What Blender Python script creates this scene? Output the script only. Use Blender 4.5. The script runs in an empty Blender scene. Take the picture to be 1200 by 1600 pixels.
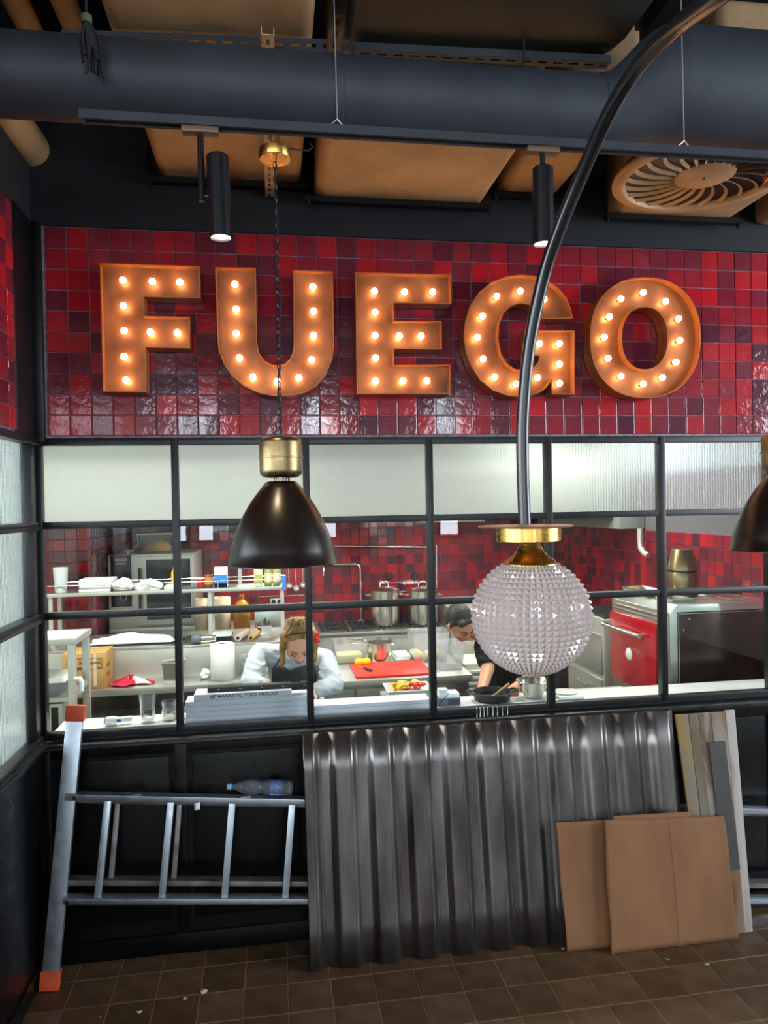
import bpy, bmesh, math, random
from mathutils import Vector, Matrix, Euler
random.seed(7)
SC = bpy.context.scene
COL = SC.collection

# ------------------------------------------------------------------ camera
FPX = 1137.64
CAM = Vector((1.1131, -3.6926, 2.1920))
YAW, PITCH, ROLL = -0.150937, -0.008545, -0.018059
_rz = Matrix.Rotation(YAW, 3, 'Z')
_f0 = Vector((0, math.cos(PITCH), math.sin(PITCH)))
_u0 = Vector((0, -math.sin(PITCH), math.cos(PITCH)))
_r0 = Vector((1, 0, 0))
FW = _rz @ _f0
RI = _rz @ (_r0 * math.cos(ROLL) + _u0 * math.sin(ROLL))
UP = _rz @ (-_r0 * math.sin(ROLL) + _u0 * math.cos(ROLL))
cd = bpy.data.cameras.new('camera')
cam = bpy.data.objects.new('camera', cd)
COL.objects.link(cam)
cam.matrix_world = Matrix(((RI.x, UP.x, -FW.x, CAM.x), (RI.y, UP.y, -FW.y, CAM.y), (RI.z, UP.z, -FW.z, CAM.z), (0, 0, 0, 1)))
cd.sensor_fit = 'VERTICAL'
cd.sensor_height = 36.0
cd.lens = FPX / 1600 * 36.0
cd.clip_start = 0.05
SC.camera = cam

# ------------------------------------------------------------------ world, daylight, exposure
w = bpy.data.worlds.new('sky'); SC.world = w; w.use_nodes = True
w.node_tree.nodes['Background'].inputs[0].default_value = (0.62, 0.78, 1.0, 1)
w.node_tree.nodes['Background'].inputs[1].default_value = 1.2
vs = SC.view_settings
vs.view_transform = 'Standard'; vs.look = 'None'; vs.gamma = 1.0; vs.use_curve_mapping = False
vs.exposure = 0.2
SC.cycles.max_bounces = 14
SC.cycles.transmission_bounces = 14
SC.cycles.transparent_max_bounces = 24
SC.cycles.glossy_bounces = 6
SC.cycles.diffuse_bounces = 4
SC.cycles.caustics_refractive = False
SC.cycles.caustics_reflective = False
SC.cycles.sample_clamp_indirect = 6.0
SC.cycles.use_denoising = True

BACK_Y = -9.0
LEFT_X = -4.6
RIGHT_X = 7.6
BACK_WINDOWS = [(-3.0, -2.3), (-2.05, -1.6), (-.60, -.30), (-.20, .15), (1.55, 2.25), (4.0, 4.45)]
WIN_Z = (1.6, 3.95)
SIDE_WINDOWS = [(-7.6, -5.4), (-4.6, -2.4), (-2.0, -.5)]  # third opening added to brighten the annex behind the partition
RIGHT_ADDED_WINDOWS = [(-4.9, -3.3), (-2.9, -1.3)]

def area(name, loc, rot, sx, sy, power, color, spread=180):
    l = bpy.data.lights.new(name, 'AREA'); l.shape = 'RECTANGLE'; l.size = sx; l.size_y = sy
    l.energy = power; l.color = color; l.spread = math.radians(spread)
    o = bpy.data.objects.new(name, l); COL.objects.link(o); o.location = loc; o.rotation_euler = rot
    return o
DAY = (0.80, 0.90, 1.0)
DAYL = 20.0     # radiance of the overcast sky outside
WH = WIN_Z[1]-WIN_Z[0]
for a, b in BACK_WINDOWS:      # daylight in each window opening of the wall behind the viewer
    area('daylight', ((a+b)/2, BACK_Y-0.02, sum(WIN_Z)/2), (math.radians(90), 0, 0), b-a, WH, DAYL*math.pi*(b-a)*WH, DAY)
for a, b in SIDE_WINDOWS:      # and of the wall far to the left
    area('daylight', (LEFT_X-0.02, (a+b)/2, sum(WIN_Z)/2), (math.radians(90), 0, math.radians(-90)), b-a, WH, DAYL*math.pi*(b-a)*WH, DAY)

for a, b in RIGHT_ADDED_WINDOWS:     # and of windows added in the far right wall for more daylight
    area('daylight', (RIGHT_X+.02, (a+b)/2, sum(WIN_Z)/2), (math.radians(90), 0, math.radians(90)), b-a, WH, DAYL*math.pi*(b-a)*WH, DAY)

# ------------------------------------------------------------------ helpers
def px(a, b, x=None, y=None, z=None):
    """the point of the place that shows at image point (a, b) on the plane x=, y= or z="""
    d = RI*((a-600)/FPX) + UP*((800-b)/FPX) + FW
    if x is not None: t = (x-CAM.x)/d.x
    elif y is not None: t = (y-CAM.y)/d.y
    else: t = (z-CAM.z)/d.z
    return CAM + d*t

def lin(h):
    h = h.lstrip('#')
    r = []
    for i in (0, 2, 4):
        c = int(h[i:i+2], 16)/255
        r.append(c/12.92 if c <= 0.04045 else ((c+0.055)/1.055)**2.4)
    return tuple(r)

MATS = {}
def mat(name, col, rough=0.5, metal=0.0, var=None, vscale=8.0, vstretch=(1, 1, 1), bump=0.0, bscale=40.0, bstretch=(1, 1, 1),
        emit=0.0, ecol=None, trans=0.0, ior=1.45, coat=0.0, spec=0.5, alpha=1.0, sss=0.0, rvar=0.0, sheen=0.0, detail=5.0, contrast=(0.35, 0.65)):
    if name in MATS: return MATS[name]
    if isinstance(col, str): col = lin(col)
    m = bpy.data.materials.new(name); m.use_nodes = True
    nt = m.node_tree; p = nt.nodes['Principled BSDF']
    p.inputs['Base Color'].default_value = (*col, 1)
    p.inputs['Roughness'].default_value = rough
    p.inputs['Metallic'].default_value = metal
    p.inputs['Specular IOR Level'].default_value = spec
    p.inputs['Transmission Weight'].default_value = trans
    p.inputs['IOR'].default_value = ior
    p.inputs['Coat Weight'].default_value = coat
    p.inputs['Coat Roughness'].default_value = 0.05
    p.inputs['Alpha'].default_value = alpha
    p.inputs['Sheen Weight'].default_value = sheen
    if sss: 
        p.inputs['Subsurface Weight'].default_value = sss
        p.inputs['Subsurface Scale'].default_value = 0.01
    if emit:
        p.inputs['Emission Color'].default_value = (*(ecol or col), 1)
        p.inputs['Emission Strength'].default_value = emit
    if var or bump or rvar:
        tc = nt.nodes.new('ShaderNodeTexCoord')
    def noise(scale, stretch, det):
        mp = nt.nodes.new('ShaderNodeMapping'); mp.inputs['Scale'].default_value = stretch
        nt.links.new(tc.outputs['Object'], mp.inputs[0])
        n = nt.nodes.new('ShaderNodeTexNoise'); n.inputs['Scale'].default_value = scale; n.inputs['Detail'].default_value = det
        nt.links.new(mp.outputs[0], n.inputs[0])
        return n
    if var:
        if isinstance(var, str): var = lin(var)
        n = noise(vscale, vstretch, detail)
        r = nt.nodes.new('ShaderNodeValToRGB')
        r.color_ramp.elements[0].position = contrast[0]; r.color_ramp.elements[1].position = contrast[1]
        r.color_ramp.elements[0].color = (*col, 1); r.color_ramp.elements[1].color = (*var, 1)
        nt.links.new(n.outputs[0], r.inputs[0]); nt.links.new(r.outputs[0], p.inputs['Base Color'])
    if rvar:
        n = noise(vscale*1.7, vstretch, 4.0)
        mr = nt.nodes.new('ShaderNodeMapRange'); mr.inputs[3].default_value = max(0, rough-rvar); mr.inputs[4].default_value = min(1, rough+rvar)
        mr.inputs[1].default_value = .3; mr.inputs[2].default_value = .7
        nt.links.new(n.outputs[0], mr.inputs[0]); nt.links.new(mr.outputs[0], p.inputs['Roughness'])
    if bump:
        n = noise(bscale, bstretch, 3.0)
        b = nt.nodes.new('ShaderNodeBump'); b.inputs['Strength'].default_value = bump; b.inputs['Distance'].default_value = 0.01
        nt.links.new(n.outputs[0], b.inputs['Height']); nt.links.new(b.outputs[0], p.inputs['Normal'])
    MATS[name] = m
    return m

def mat_pane(name, tint=(0.93, 0.97, 0.95), boost=1.0):
    """flat clear sheet glass: lets light through, mirrors by Fresnel on the face it is seen from"""
    m = bpy.data.materials.new(name); m.use_nodes = True; nt = m.node_tree; nt.nodes.clear()
    out = nt.nodes.new('ShaderNodeOutputMaterial'); mix = nt.nodes.new('ShaderNodeMixShader')
    tr = nt.nodes.new('ShaderNodeBsdfTransparent'); tr.inputs[0].default_value = (*tint, 1)
    gl = nt.nodes.new('ShaderNodeBsdfGlossy'); gl.inputs['Roughness'].default_value = 0.015
    fr = nt.nodes.new('ShaderNodeFresnel'); fr.inputs[0].default_value = 1.5
    ge = nt.nodes.new('ShaderNodeNewGeometry')
    mu = nt.nodes.new('ShaderNodeMath'); mu.operation = 'SUBTRACT'; mu.inputs[0].default_value = 1.0; mu.use_clamp = True
    m2 = nt.nodes.new('ShaderNodeMath'); m2.operation = 'MULTIPLY'; m2.inputs[1].default_value = boost; m2.use_clamp = True
    m3 = nt.nodes.new('ShaderNodeMath'); m3.operation = 'MULTIPLY'
    L = nt.links.new
    L(ge.outputs['Backfacing'], mu.inputs[1]); L(fr.outputs[0], m2.inputs[0]); L(m2.outputs[0], m3.inputs[0]); L(mu.outputs[0], m3.inputs[1])
    L(m3.outputs[0], mix.inputs[0]); L(tr.outputs[0], mix.inputs[1]); L(gl.outputs[0], mix.inputs[2]); L(mix.outputs[0], out.inputs[0])
    MATS[name] = m
    return m

def mat_thin(name, col=(1, 1, 1), body=.25, boost=1.5, rough=.08):
    """thin clear plastic: mostly see-through, a little milky, mirrors at grazing angles"""
    m = bpy.data.materials.new(name); m.use_nodes = True; nt = m.node_tree; nt.nodes.clear()
    out = nt.nodes.new('ShaderNodeOutputMaterial'); mix = nt.nodes.new('ShaderNodeMixShader'); mix2 = nt.nodes.new('ShaderNodeMixShader')
    tr = nt.nodes.new('ShaderNodeBsdfTransparent'); tr.inputs[0].default_value = (*[min(1, c*.5+.5) for c in col], 1)
    df = nt.nodes.new('ShaderNodeBsdfDiffuse'); df.inputs[0].default_value = (*col, 1)
    tl = nt.nodes.new('ShaderNodeBsdfTranslucent'); tl.inputs[0].default_value = (*col, 1)
    mx3 = nt.nodes.new('ShaderNodeMixShader'); mx3.inputs[0].default_value = .5
    gl = nt.nodes.new('ShaderNodeBsdfGlossy'); gl.inputs['Roughness'].default_value = rough
    lw = nt.nodes.new('ShaderNodeLayerWeight'); lw.inputs[0].default_value = .25
    mu = nt.nodes.new('ShaderNodeMath'); mu.operation = 'MULTIPLY'; mu.inputs[1].default_value = boost*.5; mu.use_clamp = True
    L = nt.links.new
    L(df.outputs[0], mx3.inputs[1]); L(tl.outputs[0], mx3.inputs[2])
    mix.inputs[0].default_value = body
    L(tr.outputs[0], mix.inputs[1]); L(mx3.outputs[0], mix.inputs[2])
    L(lw.outputs['Facing'], mu.inputs[0]); L(mu.outputs[0], mix2.inputs[0]); L(mix.outputs[0], mix2.inputs[1]); L(gl.outputs[0], mix2.inputs[2]); L(mix2.outputs[0], out.inputs[0])
    MATS[name] = m
    return m

W = {}
def wm(o): return W.get(o.name, Matrix.Identity(4))

def finish(o, parent=None):
    COL.objects.link(o)
    if parent is not None: o.parent = parent
    W[o.name] = wm(parent).copy() if parent is not None else Matrix.Identity(4)
    return o

def tag(o, label=None, cat=None, group=None, kind=None):
    if label: o['label'] = label
    if cat: o['category'] = cat
    if group: o['group'] = group
    if kind: o['kind'] = kind
    return o

def thing(name, label, cat, loc=(0, 0, 0), rz=0.0, group=None, kind=None):
    o = bpy.data.objects.new(name, None); COL.objects.link(o)
    o.location = loc; o.rotation_euler = (0, 0, rz); o.empty_display_size = 0.1
    W[o.name] = Matrix.Translation(Vector(loc)) @ Matrix.Rotation(rz, 4, 'Z')
    return tag(o, label, cat, group, kind)

class MB:
    """collects shapes in place coordinates; build() links them as ONE mesh object"""
    def __init__(s): s.v = []; s.f = []; s.xf = None
    def add(s, vs_, fs):
        o = len(s.v)
        for p in vs_:
            p = Vector(p)
            if s.xf is not None: p = s.xf @ p
            s.v.append(p)
        for f in fs: s.f.append([i+o for i in f])
        return s
    def box(s, a, b):
        (x0, y0, z0), (x1, y1, z1) = a, b
        x0, x1 = min(x0, x1), max(x0, x1); y0, y1 = min(y0, y1), max(y0, y1); z0, z1 = min(z0, z1), max(z0, z1)
        return s.add([(x0, y0, z0), (x1, y0, z0), (x1, y1, z0), (x0, y1, z0), (x0, y0, z1), (x1, y0, z1), (x1, y1, z1), (x0, y1, z1)],
                     [(0, 3, 2, 1), (4, 5, 6, 7), (0, 1, 5, 4), (1, 2, 6, 5), (2, 3, 7, 6), (3, 0, 4, 7)])
    def hexa(s, p8):   # bottom four then top four, counter-clockwise seen from above
        return s.add(p8, [(0, 3, 2, 1), (4, 5, 6, 7), (0, 1, 5, 4), (1, 2, 6, 5), (2, 3, 7, 6), (3, 0, 4, 7)])
    def beam(s, a, b, wd, ht, up=(0, 0, 1)):
        a = Vector(a); b = Vector(b); d = (b-a).normalized(); up = Vector(up)
        r = d.cross(up).normalized(); u = r.cross(d).normalized()
        p = []
        for q in (a, b):
            for sx, sy in ((-1, -1), (1, -1), (1, 1), (-1, 1)):
                p.append(q + r*(sx*wd/2) + u*(sy*ht/2))
        return s.add(p, [(0, 1, 2, 3), (7, 6, 5, 4), (0, 4, 5, 1), (1, 5, 6, 2), (2, 6, 7, 3), (3, 7, 4, 0)])
    def cyl(s, a, b, r0, r1=None, n=20, caps=True):
        if r1 is None: r1 = r0
        a = Vector(a); b = Vector(b); d = (b-a).normalized()
        t = Vector((0, 0, 1)) if abs(d.z) < .9 else Vector((1, 0, 0))
        e1 = d.cross(t).normalized(); e2 = d.cross(e1).normalized()
        v = []; f = []
        for q, r in ((a, r0), (b, r1)):
            for i in range(n):
                an = 2*math.pi*i/n; v.append(q + e1*(r*math.cos(an)) + e2*(r*math.sin(an)))
        for i in range(n):
            j = (i+1) % n; f.append((i, i+n, j+n, j))
        if caps: f.append(tuple(range(n))); f.append(tuple(range(2*n-1, n-1, -1)))
        return s.add(v, f)
    def tube(s, pts, r, n=8, caps=True, rad=None):
        pts = [Vector(p) for p in pts]; k = len(pts); v = []; f = []
        prev = None
        for i, p in enumerate(pts):
            d = (pts[min(i+1, k-1)] - pts[max(i-1, 0)]).normalized()
            if prev is None:
                t = Vector((0, 0, 1)) if abs(d.z) < .9 else Vector((1, 0, 0))
                e1 = d.cross(t).normalized()
            else:
                e1 = (prev - d*prev.dot(d)).normalized()
            prev = e1; e2 = d.cross(e1)
            rr = rad[i] if rad else r
            for j in range(n):
                an = 2*math.pi*j/n; v.append(p + e1*(rr*math.cos(an)) + e2*(rr*math.sin(an)))
        for i in range(k-1):
            for j in range(n):
                q = (j+1) % n; f.append((i*n+j, i*n+q, (i+1)*n+q, (i+1)*n+j))
        if caps: f.append(tuple(range(n-1, -1, -1))); f.append(tuple(range((k-1)*n, k*n)))
        return s.add(v, f)
    def lathe(s, c, prof, n=32, close=False, axis='Z'):
        c = Vector(c); v = []; f = []; k = len(prof)
        for r, h in prof:
            for i in range(n):
                an = 2*math.pi*i/n; q = Vector((max(r, 1e-5)*math.cos(an), max(r, 1e-5)*math.sin(an), h))
                if axis == 'Y': q = Vector((q.x, q.z, q.y))
                if axis == 'X': q = Vector((q.z, q.x, q.y))
                v.append(c+q)
        m = k if close else k-1
        for a in range(m):
            b = (a+1) % k
            for i in range(n):
                j = (i+1) % n; f.append((a*n+i, a*n+j, b*n+j, b*n+i))
        return s.add(v, f)
    def ell(s, c, r, n=16, m=10, rot=None):
        c = Vector(c); v = []; f = []
        R_ = rot.to_matrix() if rot is not None else Matrix.Identity(3)
        for a in range(m+1):
            th = math.pi*a/m
            for i in range(n):
                an = 2*math.pi*i/n
                v.append(c + R_ @ Vector((r[0]*math.sin(th)*math.cos(an), r[1]*math.sin(th)*math.sin(an), r[2]*math.cos(th))))
        for a in range(m):
            for i in range(n):
                j = (i+1) % n; f.append((a*n+i, (a+1)*n+i, (a+1)*n+j, a*n+j))
        return s.add(v, f)
    def poly(s, loops_front, d):
        """closed outline (list of points) swept by vector d into a solid"""
        d = Vector(d); k = len(loops_front); a = [Vector(p) for p in loops_front]
        s.add(a + [p+d for p in a], [tuple(range(k)), tuple(range(2*k-1, k-1, -1))] + [(i, i+k, (i+1) % k + k, (i+1) % k) for i in range(k)])
        return s
    def grid(s, fn, nu, nv, thick=None):
        v = [fn(i/nu, j/nv) for j in range(nv+1) for i in range(nu+1)]
        f = [(j*(nu+1)+i, j*(nu+1)+i+1, (j+1)*(nu+1)+i+1, (j+1)*(nu+1)+i) for j in range(nv) for i in range(nu)]
        return s.add(v, f)
    def build(s, name, m, parent=None, smooth=40, bev=0.0, seg=2, solid=0.0, sub=0, fixn=True, local=False):
        me = bpy.data.meshes.new(name)
        inv = wm(parent).inverted() if (parent is not None and not local) else Matrix.Identity(4)
        me.from_pydata([inv @ p for p in s.v], [], s.f)
        bm = bmesh.new(); bm.from_mesh(me)
        bmesh.ops.remove_doubles(bm, verts=bm.verts, dist=1e-6)
        if fixn: bmesh.ops.recalc_face_normals(bm, faces=bm.faces)
        if bev:
            es = [e for e in bm.edges if len(e.link_faces) == 2 and e.calc_face_angle(0) > 0.5]
            bmesh.ops.bevel(bm, geom=es, offset=bev, segments=seg, profile=0.6, affect='EDGES', clamp_overlap=True)
        bm.to_mesh(me); bm.free()
        if smooth:
            for p in me.polygons: p.use_smooth = True
            me.set_sharp_from_angle(angle=math.radians(smooth))
        if m is not None: me.materials.append(m if not isinstance(m, str) else MATS[m])
        o = bpy.data.objects.new(name, me)
        finish(o, parent)
        if solid:
            md = o.modifiers.new('solid', 'SOLIDIFY'); md.thickness = solid; md.offset = 0
        if sub:
            md = o.modifiers.new('sub', 'SUBSURF'); md.levels = sub; md.render_levels = sub
        return o

def B(name, m, a, b, parent=None, bev=0.0, **k): return MB().box(a, b).build(name, m, parent, bev=bev, **k)

def baked(o):
    """apply an object's modifiers by reading the evaluated mesh"""
    dg = bpy.context.evaluated_depsgraph_get(); dg.update()
    me = bpy.data.meshes.new_from_object(o.evaluated_get(dg))
    o.modifiers.clear(); old = o.data; o.data = me
    return o

def text_mesh(name, s, m, parent, origin, xdir, ydir, height, depth=0.0006, bold=0.0, center=False):
    cu = bpy.data.curves.new(name, 'FONT'); cu.body = s; cu.size = 1.0; cu.extrude = 0.0; cu.offset = bold
    if center: cu.align_x = 'CENTER'
    t = bpy.data.objects.new(name, cu); COL.objects.link(t)
    dg = bpy.context.evaluated_depsgraph_get(); dg.update()
    me = bpy.data.meshes.new_from_object(t.evaluated_get(dg))
    COL.objects.unlink(t); bpy.data.objects.remove(t)
    xd = Vector(xdir).normalized(); yd = Vector(ydir).normalized(); nd = xd.cross(yd)
    k = height/0.7
    inv = wm(parent).inverted() if parent is not None else Matrix.Identity(4)
    for v in me.vertices:
        v.co = inv @ (Vector(origin) + xd*(v.co.x*k) + yd*(v.co.y*k) + nd*depth)
    me.materials.clear(); me.materials.append(m)
    o = bpy.data.objects.new(name, me)
    return finish(o, parent)

def copy_tree(o, parent=None):
    c = o.copy(); COL.objects.link(c); c.parent = parent
    W[c.name] = wm(parent).copy() if parent is not None else Matrix.Identity(4)
    for ch in o.children: copy_tree(ch, c)
    return c

# ------------------------------------------------------------------ materials
mat('black_steel', '#0a0b0e', 0.38, 0.0, bump=.02, bscale=200, spec=.5)
mat('black_panel', '#0a0a0b', 0.30, 0.0, rvar=.06, vscale=6, spec=.3)
mat('black_wall', '#191c22', 0.75, var='#12141a', vscale=3)
mat('ceiling_dark', '#1d1712', 0.85, var='#120e0b', vscale=4)
mat('pale_wall', '#dde3da', 0.8, var='#d2d8d0', vscale=2)
mat('kitchen_white', '#dfe3e0', 0.6)
mat('kitchen_grey', '#6a6568', 0.55)
mat('steel', '#d2d2cc', 0.32, 0.9, rvar=.03, vscale=4, vstretch=(1, 8, 1))
mat('steel_bright', '#e6e3dc', 0.2, 1.0)
mat('steel_satin', '#c9c8c1', 0.42, 0.7, rvar=.03, vscale=4)
mat('steel_dark', '#5b5653', 0.3, 1.0, rvar=.1, vscale=7)
mat('hood_steel', '#959c98', 0.45, 0.1)
mat('grout', '#8d8088', 0.9, var='#6d6068', vscale=30)
mat('grout_floor', '#8f7557', 0.95, var='#6b563f', vscale=20)
mat('brass', '#b98f4d', 0.28, 1.0, rvar=.08, vscale=20, vstretch=(1, 1, 10))
mat('brass_aged', '#83704f', 0.36, 1.0, rvar=.08, vscale=20, vstretch=(1, 1, 8))
mat('tan_duct', '#b8966f', 0.7, var='#a5845f', vscale=4, bump=.35, bscale=9)
mat('tan_metal', '#bd9a72', 0.5, 0.1, var='#a98660', vscale=6)
mat('navy_duct', '#2d3038', 0.6, var='#25282f', vscale=5, bump=.12, bscale=22)
mat('black_matte', '#0e0f11', 0.5)
mat('black_gloss', '#101114', 0.25, 0.0, spec=.6)
mat('lamp_black', '#1b1512', 0.3, 0.4, spec=.5)
mat('dark_olive', '#26271d', 0.6, var='#1e1f16', vscale=3)
mat('alu', '#aab2bb', 0.38, 0.9, rvar=.1, vscale=14, vstretch=(1, 1, 1))
mat('alu_dull', '#8d8f92', 0.5, 0.8, var='#70655c', vscale=10)
mat('orange_rubber', '#c9512d', 0.6, var='#a8401f', vscale=14)
mat('white_plastic', '#eef0ee', 0.4)
mat('white_paper', '#f3f2ee', 0.8)
mat('cloth_white', '#f1efe9', 0.9, bump=.3, bscale=60)
mat('cardboard', '#7f583a', 0.85, var='#704b2f', vscale=5, vstretch=(1, 1, .4), bump=.08, bscale=30)
mat('cardboard_edge', '#7e5837', 0.9)
mat('carton', '#c99a5e', 0.8, var='#bb8c50', vscale=6)
mat('ink', '#2b2420', 0.8)
mat('white_box', '#e4e2ea', 0.6)
mat('red_plastic', '#e8372a', 0.5, spec=.4)
mat('red_enamel', '#b31425', 0.2, coat=.5)
mat('red_cloth', '#c3203a', 0.9)
mat('cast_iron', '#1d1e20', 0.5, bump=.2, bscale=120)
mat('black_rubber', '#15171a', 0.7)
mat('wood_light', '#c9a26a', 0.6, var='#b5894f', vscale=6, vstretch=(1, 1, 6))
mat('skin', '#d9a488', 0.5, sss=.15)
mat('skin_man', '#c98f70', 0.5, sss=.15)
mat('blue_plastic', '#2a55b8', 0.4)
mat('blue_card', '#2f86d2', 0.55)
mat('oil', '#f0b51c', 0.15, trans=.6, ior=1.4)
mat('yellow', '#f2c918', 0.4)
mat_thin('tub_plastic', (.93, .95, .97), .22)
mat_thin('glass', (.9, .95, .95), .04, 2.0, .02)
mat_thin('pet', (.85, .92, 1.0), .14, 2.2, .05)
mat('lens', '#fff6e6', 0.3, emit=7, ecol=(1, .9, .72))
mat_pane('clear_pane')

# tiles: glazed, slightly rippled; each tile is one plain glaze colour
GLAZES = ['#981a24', '#861c28', '#70202e', '#5a1c2a', '#4e1f2e', '#7c202c', '#a41c24', '#64202e']
def glaze(name, col, k):
    m = mat(name, col, 0.08, 0.0, var=tuple(min(1, c*1.25) for c in lin(col)), vscale=9, bump=0.16, bscale=24, spec=.5, coat=.25, rvar=.04)
    return m
TILE_M = [glaze('glaze_%d' % i, c, i) for i, c in enumerate(GLAZES)]
TILE_WEIGHTS = [5, 5, 4, 4, 2, 4, 3, 3]

def tile_mesh(name, m, sx, sz, th, bv):
    """glazed tile lying in the x-z plane, front towards -y, softly cushioned edges"""
    b = MB()
    hx, hz = sx/2, sz/2
    r0 = [(-hx, th, -hz), (hx, th, -hz), (hx, th, hz), (-hx, th, hz)]
    r1 = [(-hx, bv, -hz), (hx, bv, -hz), (hx, bv, hz), (-hx, bv, hz)]
    q = bv*1.2
    r2 = [(-hx+q*.35, bv*.3, -hz+q*.35), (hx-q*.35, bv*.3, -hz+q*.35), (hx-q*.35, bv*.3, hz-q*.35), (-hx+q*.35, bv*.3, hz-q*.35)]
    r3 = [(-hx+q, 0, -hz+q), (hx-q, 0, -hz+q), (hx-q, 0, hz-q), (-hx+q, 0, hz-q)]
    v = r0+r1+r2+r3; f = []
    for a in range(3):
        for i in range(4):
            j = (i+1) % 4; f.append((a*4+i, a*4+j, a*4+4+j, a*4+4+i))
    f.append((12, 13, 14, 15))
    me = bpy.data.meshes.new(name); me.from_pydata(v, [], f)
    for p in me.polygons: p.use_smooth = True
    me.set_sharp_from_angle(angle=math.radians(12))
    me.materials.append(m)
    return me

def tile_wall(parent, origin, udir, n, cols, row_edges, pitch=0.1, gap=0.004, th=0.007, limit=300, seed=1, tilt=0.006, keep=None, order=None):
    """tiles on a wall: origin + u*(k+.5)*pitch; rows given as (z_low, z_high) pairs; n is the outward normal"""
    rnd = random.Random(seed)
    u = Vector(udir); nn = Vector(n)
    base = Matrix((( u.x, -nn.x, 0), (u.y, -nn.y, 0), (u.z, -nn.z, 1)))
    meshes = {}
    spots = []
    for k in range(*cols):
        for (z0, z1) in row_edges:
            c = Vector(origin) + u*((k+.5)*pitch); c.z = (z0+z1)/2
            if keep and not keep(c): continue
            spots.append((c, z1-z0))
    if order: spots.sort(key=order)
    far = MB(); farm = []
    for i, (c, h) in enumerate(spots):
        mi = rnd.choices(range(len(TILE_M)), TILE_WEIGHTS)[0]
        rot = Euler((rnd.gauss(0, tilt), rnd.gauss(0, tilt*.4), rnd.gauss(0, tilt))).to_matrix()
        Rm = base @ rot
        proud = rnd.uniform(0, .0015)
        key = (mi, round(h, 3))
        if key not in meshes: meshes[key] = tile_mesh('tile', TILE_M[mi], pitch-gap, h-gap, th, 0.0025)
        M4 = Matrix.Translation(c + nn*(th+proud)) @ Rm.to_4x4()
        if i < limit:
            o = bpy.data.objects.new('tile', meshes[key]); COL.objects.link(o); o.parent = parent
            o.matrix_basis = wm(parent).inverted() @ M4
        else:
            me = meshes[key]
            far.xf = M4
            far.add([v.co.copy() for v in me.vertices], [tuple(p.vertices) for p in me.polygons]); farm += [mi]*len(me.polygons)
    if far.v:
        far.xf = None
        me = bpy.data.meshes.new('tile_field'); inv = wm(parent).inverted()
        me.from_pydata([inv @ p for p in far.v], [], far.f)
        for m in TILE_M: me.materials.append(m)
        for p, mi in zip(me.polygons, farm): p.material_index = mi; p.use_smooth = True
        me.set_sharp_from_angle(angle=math.radians(12))
        o = bpy.data.objects.new('tile_field', me); finish(o, parent); o['kind'] = 'stuff'
    return len(spots)

# ------------------------------------------------------------------ the shell of the dining room
def struct(o): o['kind'] = 'structure'; return o
CEIL = 4.45
floor = struct(B('floor', MATS['grout_floor'], (LEFT_X, BACK_Y-.3, -.12), (RIGHT_X, .12, .0035)))
struct(B('ceiling', MATS['ceiling_dark'], (LEFT_X, BACK_Y-.2, CEIL), (RIGHT_X, .2, CEIL+.1)))

# floor tiles 0.195 m, laid from the measured joints
FM = []
for i, (c1, c2) in enumerate((('#574231', '#433223'), ('#5c4734', '#483527'), ('#503c29', '#3d2d1f'))):
    FM.append(mat('floor_tile_%d' % i, c1, 0.38, 0.0, var=c2, vscale=7, rvar=.12, bump=.05, bscale=25))
def ftile_mesh(m, s=0.191, th=.008):
    b = bmesh.new()
    bmesh.ops.create_cube(b, size=1)
    for v in b.verts: v.co = Vector((v.co.x*s, v.co.y*s, (v.co.z-.5)*th))
    bmesh.ops.bevel(b, geom=[e for e in b.edges if all(v.co.z > -.001 for v in e.verts)], offset=.002, segments=1, affect='EDGES')
    me = bpy.data.meshes.new('floor_tile'); b.to_mesh(me); b.free(); me.materials.append(m); return me
FT = [ftile_mesh(m) for m in FM]
rnd = random.Random(3)
TP = 0.1958
fx0, fy0 = 1.335, -0.335
far = MB(); farm = []
nobj = 0
for i in range(-29, 33):
    for j in range(-42, 2):
        cx = fx0 + (i+.5)*TP; cy = fy0 + (j+.5)*TP
        if cy > -.06 or cx < LEFT_X+.1 or cx > RIGHT_X-.1 or cy < BACK_Y+.1: continue
        mi = rnd.randrange(3)
        if -.05 < cx < 4.4 and cy > -2.0 and nobj < 262:
            o = bpy.data.objects.new('floor_tile', FT[mi]); COL.objects.link(o); o.parent = floor
            o.location = (cx, cy, .006+rnd.uniform(-.0007, .0007)); o.rotation_euler = (rnd.gauss(0, .002), rnd.gauss(0, .002), 0); nobj += 1
        else:
            far.xf = Matrix.Translation((cx, cy, .006))
            far.add([v.co.copy() for v in FT[mi].vertices], [tuple(p.vertices) for p in FT[mi].polygons]); farm += [mi]*len(FT[mi].polygons)
for i in range(-7, 32):      # cut tiles along the foot of the front wall
    cx = fx0 + (i+.5)*TP
    if cx < -.05 or cx > 6.9: continue
    o = bpy.data.objects.new('floor_tile', FT[rnd.randrange(3)]); COL.objects.link(o); o.parent = floor
    y0_, y1_ = fy0+TP+.0025, -.006
    o.location = (cx, (y0_+y1_)/2, .006); o.scale = (1, (y1_-y0_)/.191, 1)
me = bpy.data.meshes.new('floor_tile_field'); me.from_pydata(far.v, [], far.f)
for m in FM: me.materials.append(m)
for p, k in zip(me.polygons, farm): p.material_index = k
o = finish(bpy.data.objects.new('floor_tile_field', me), floor); o['kind'] = 'stuff'
FLZ = 0.0075   # walking surface

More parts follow.
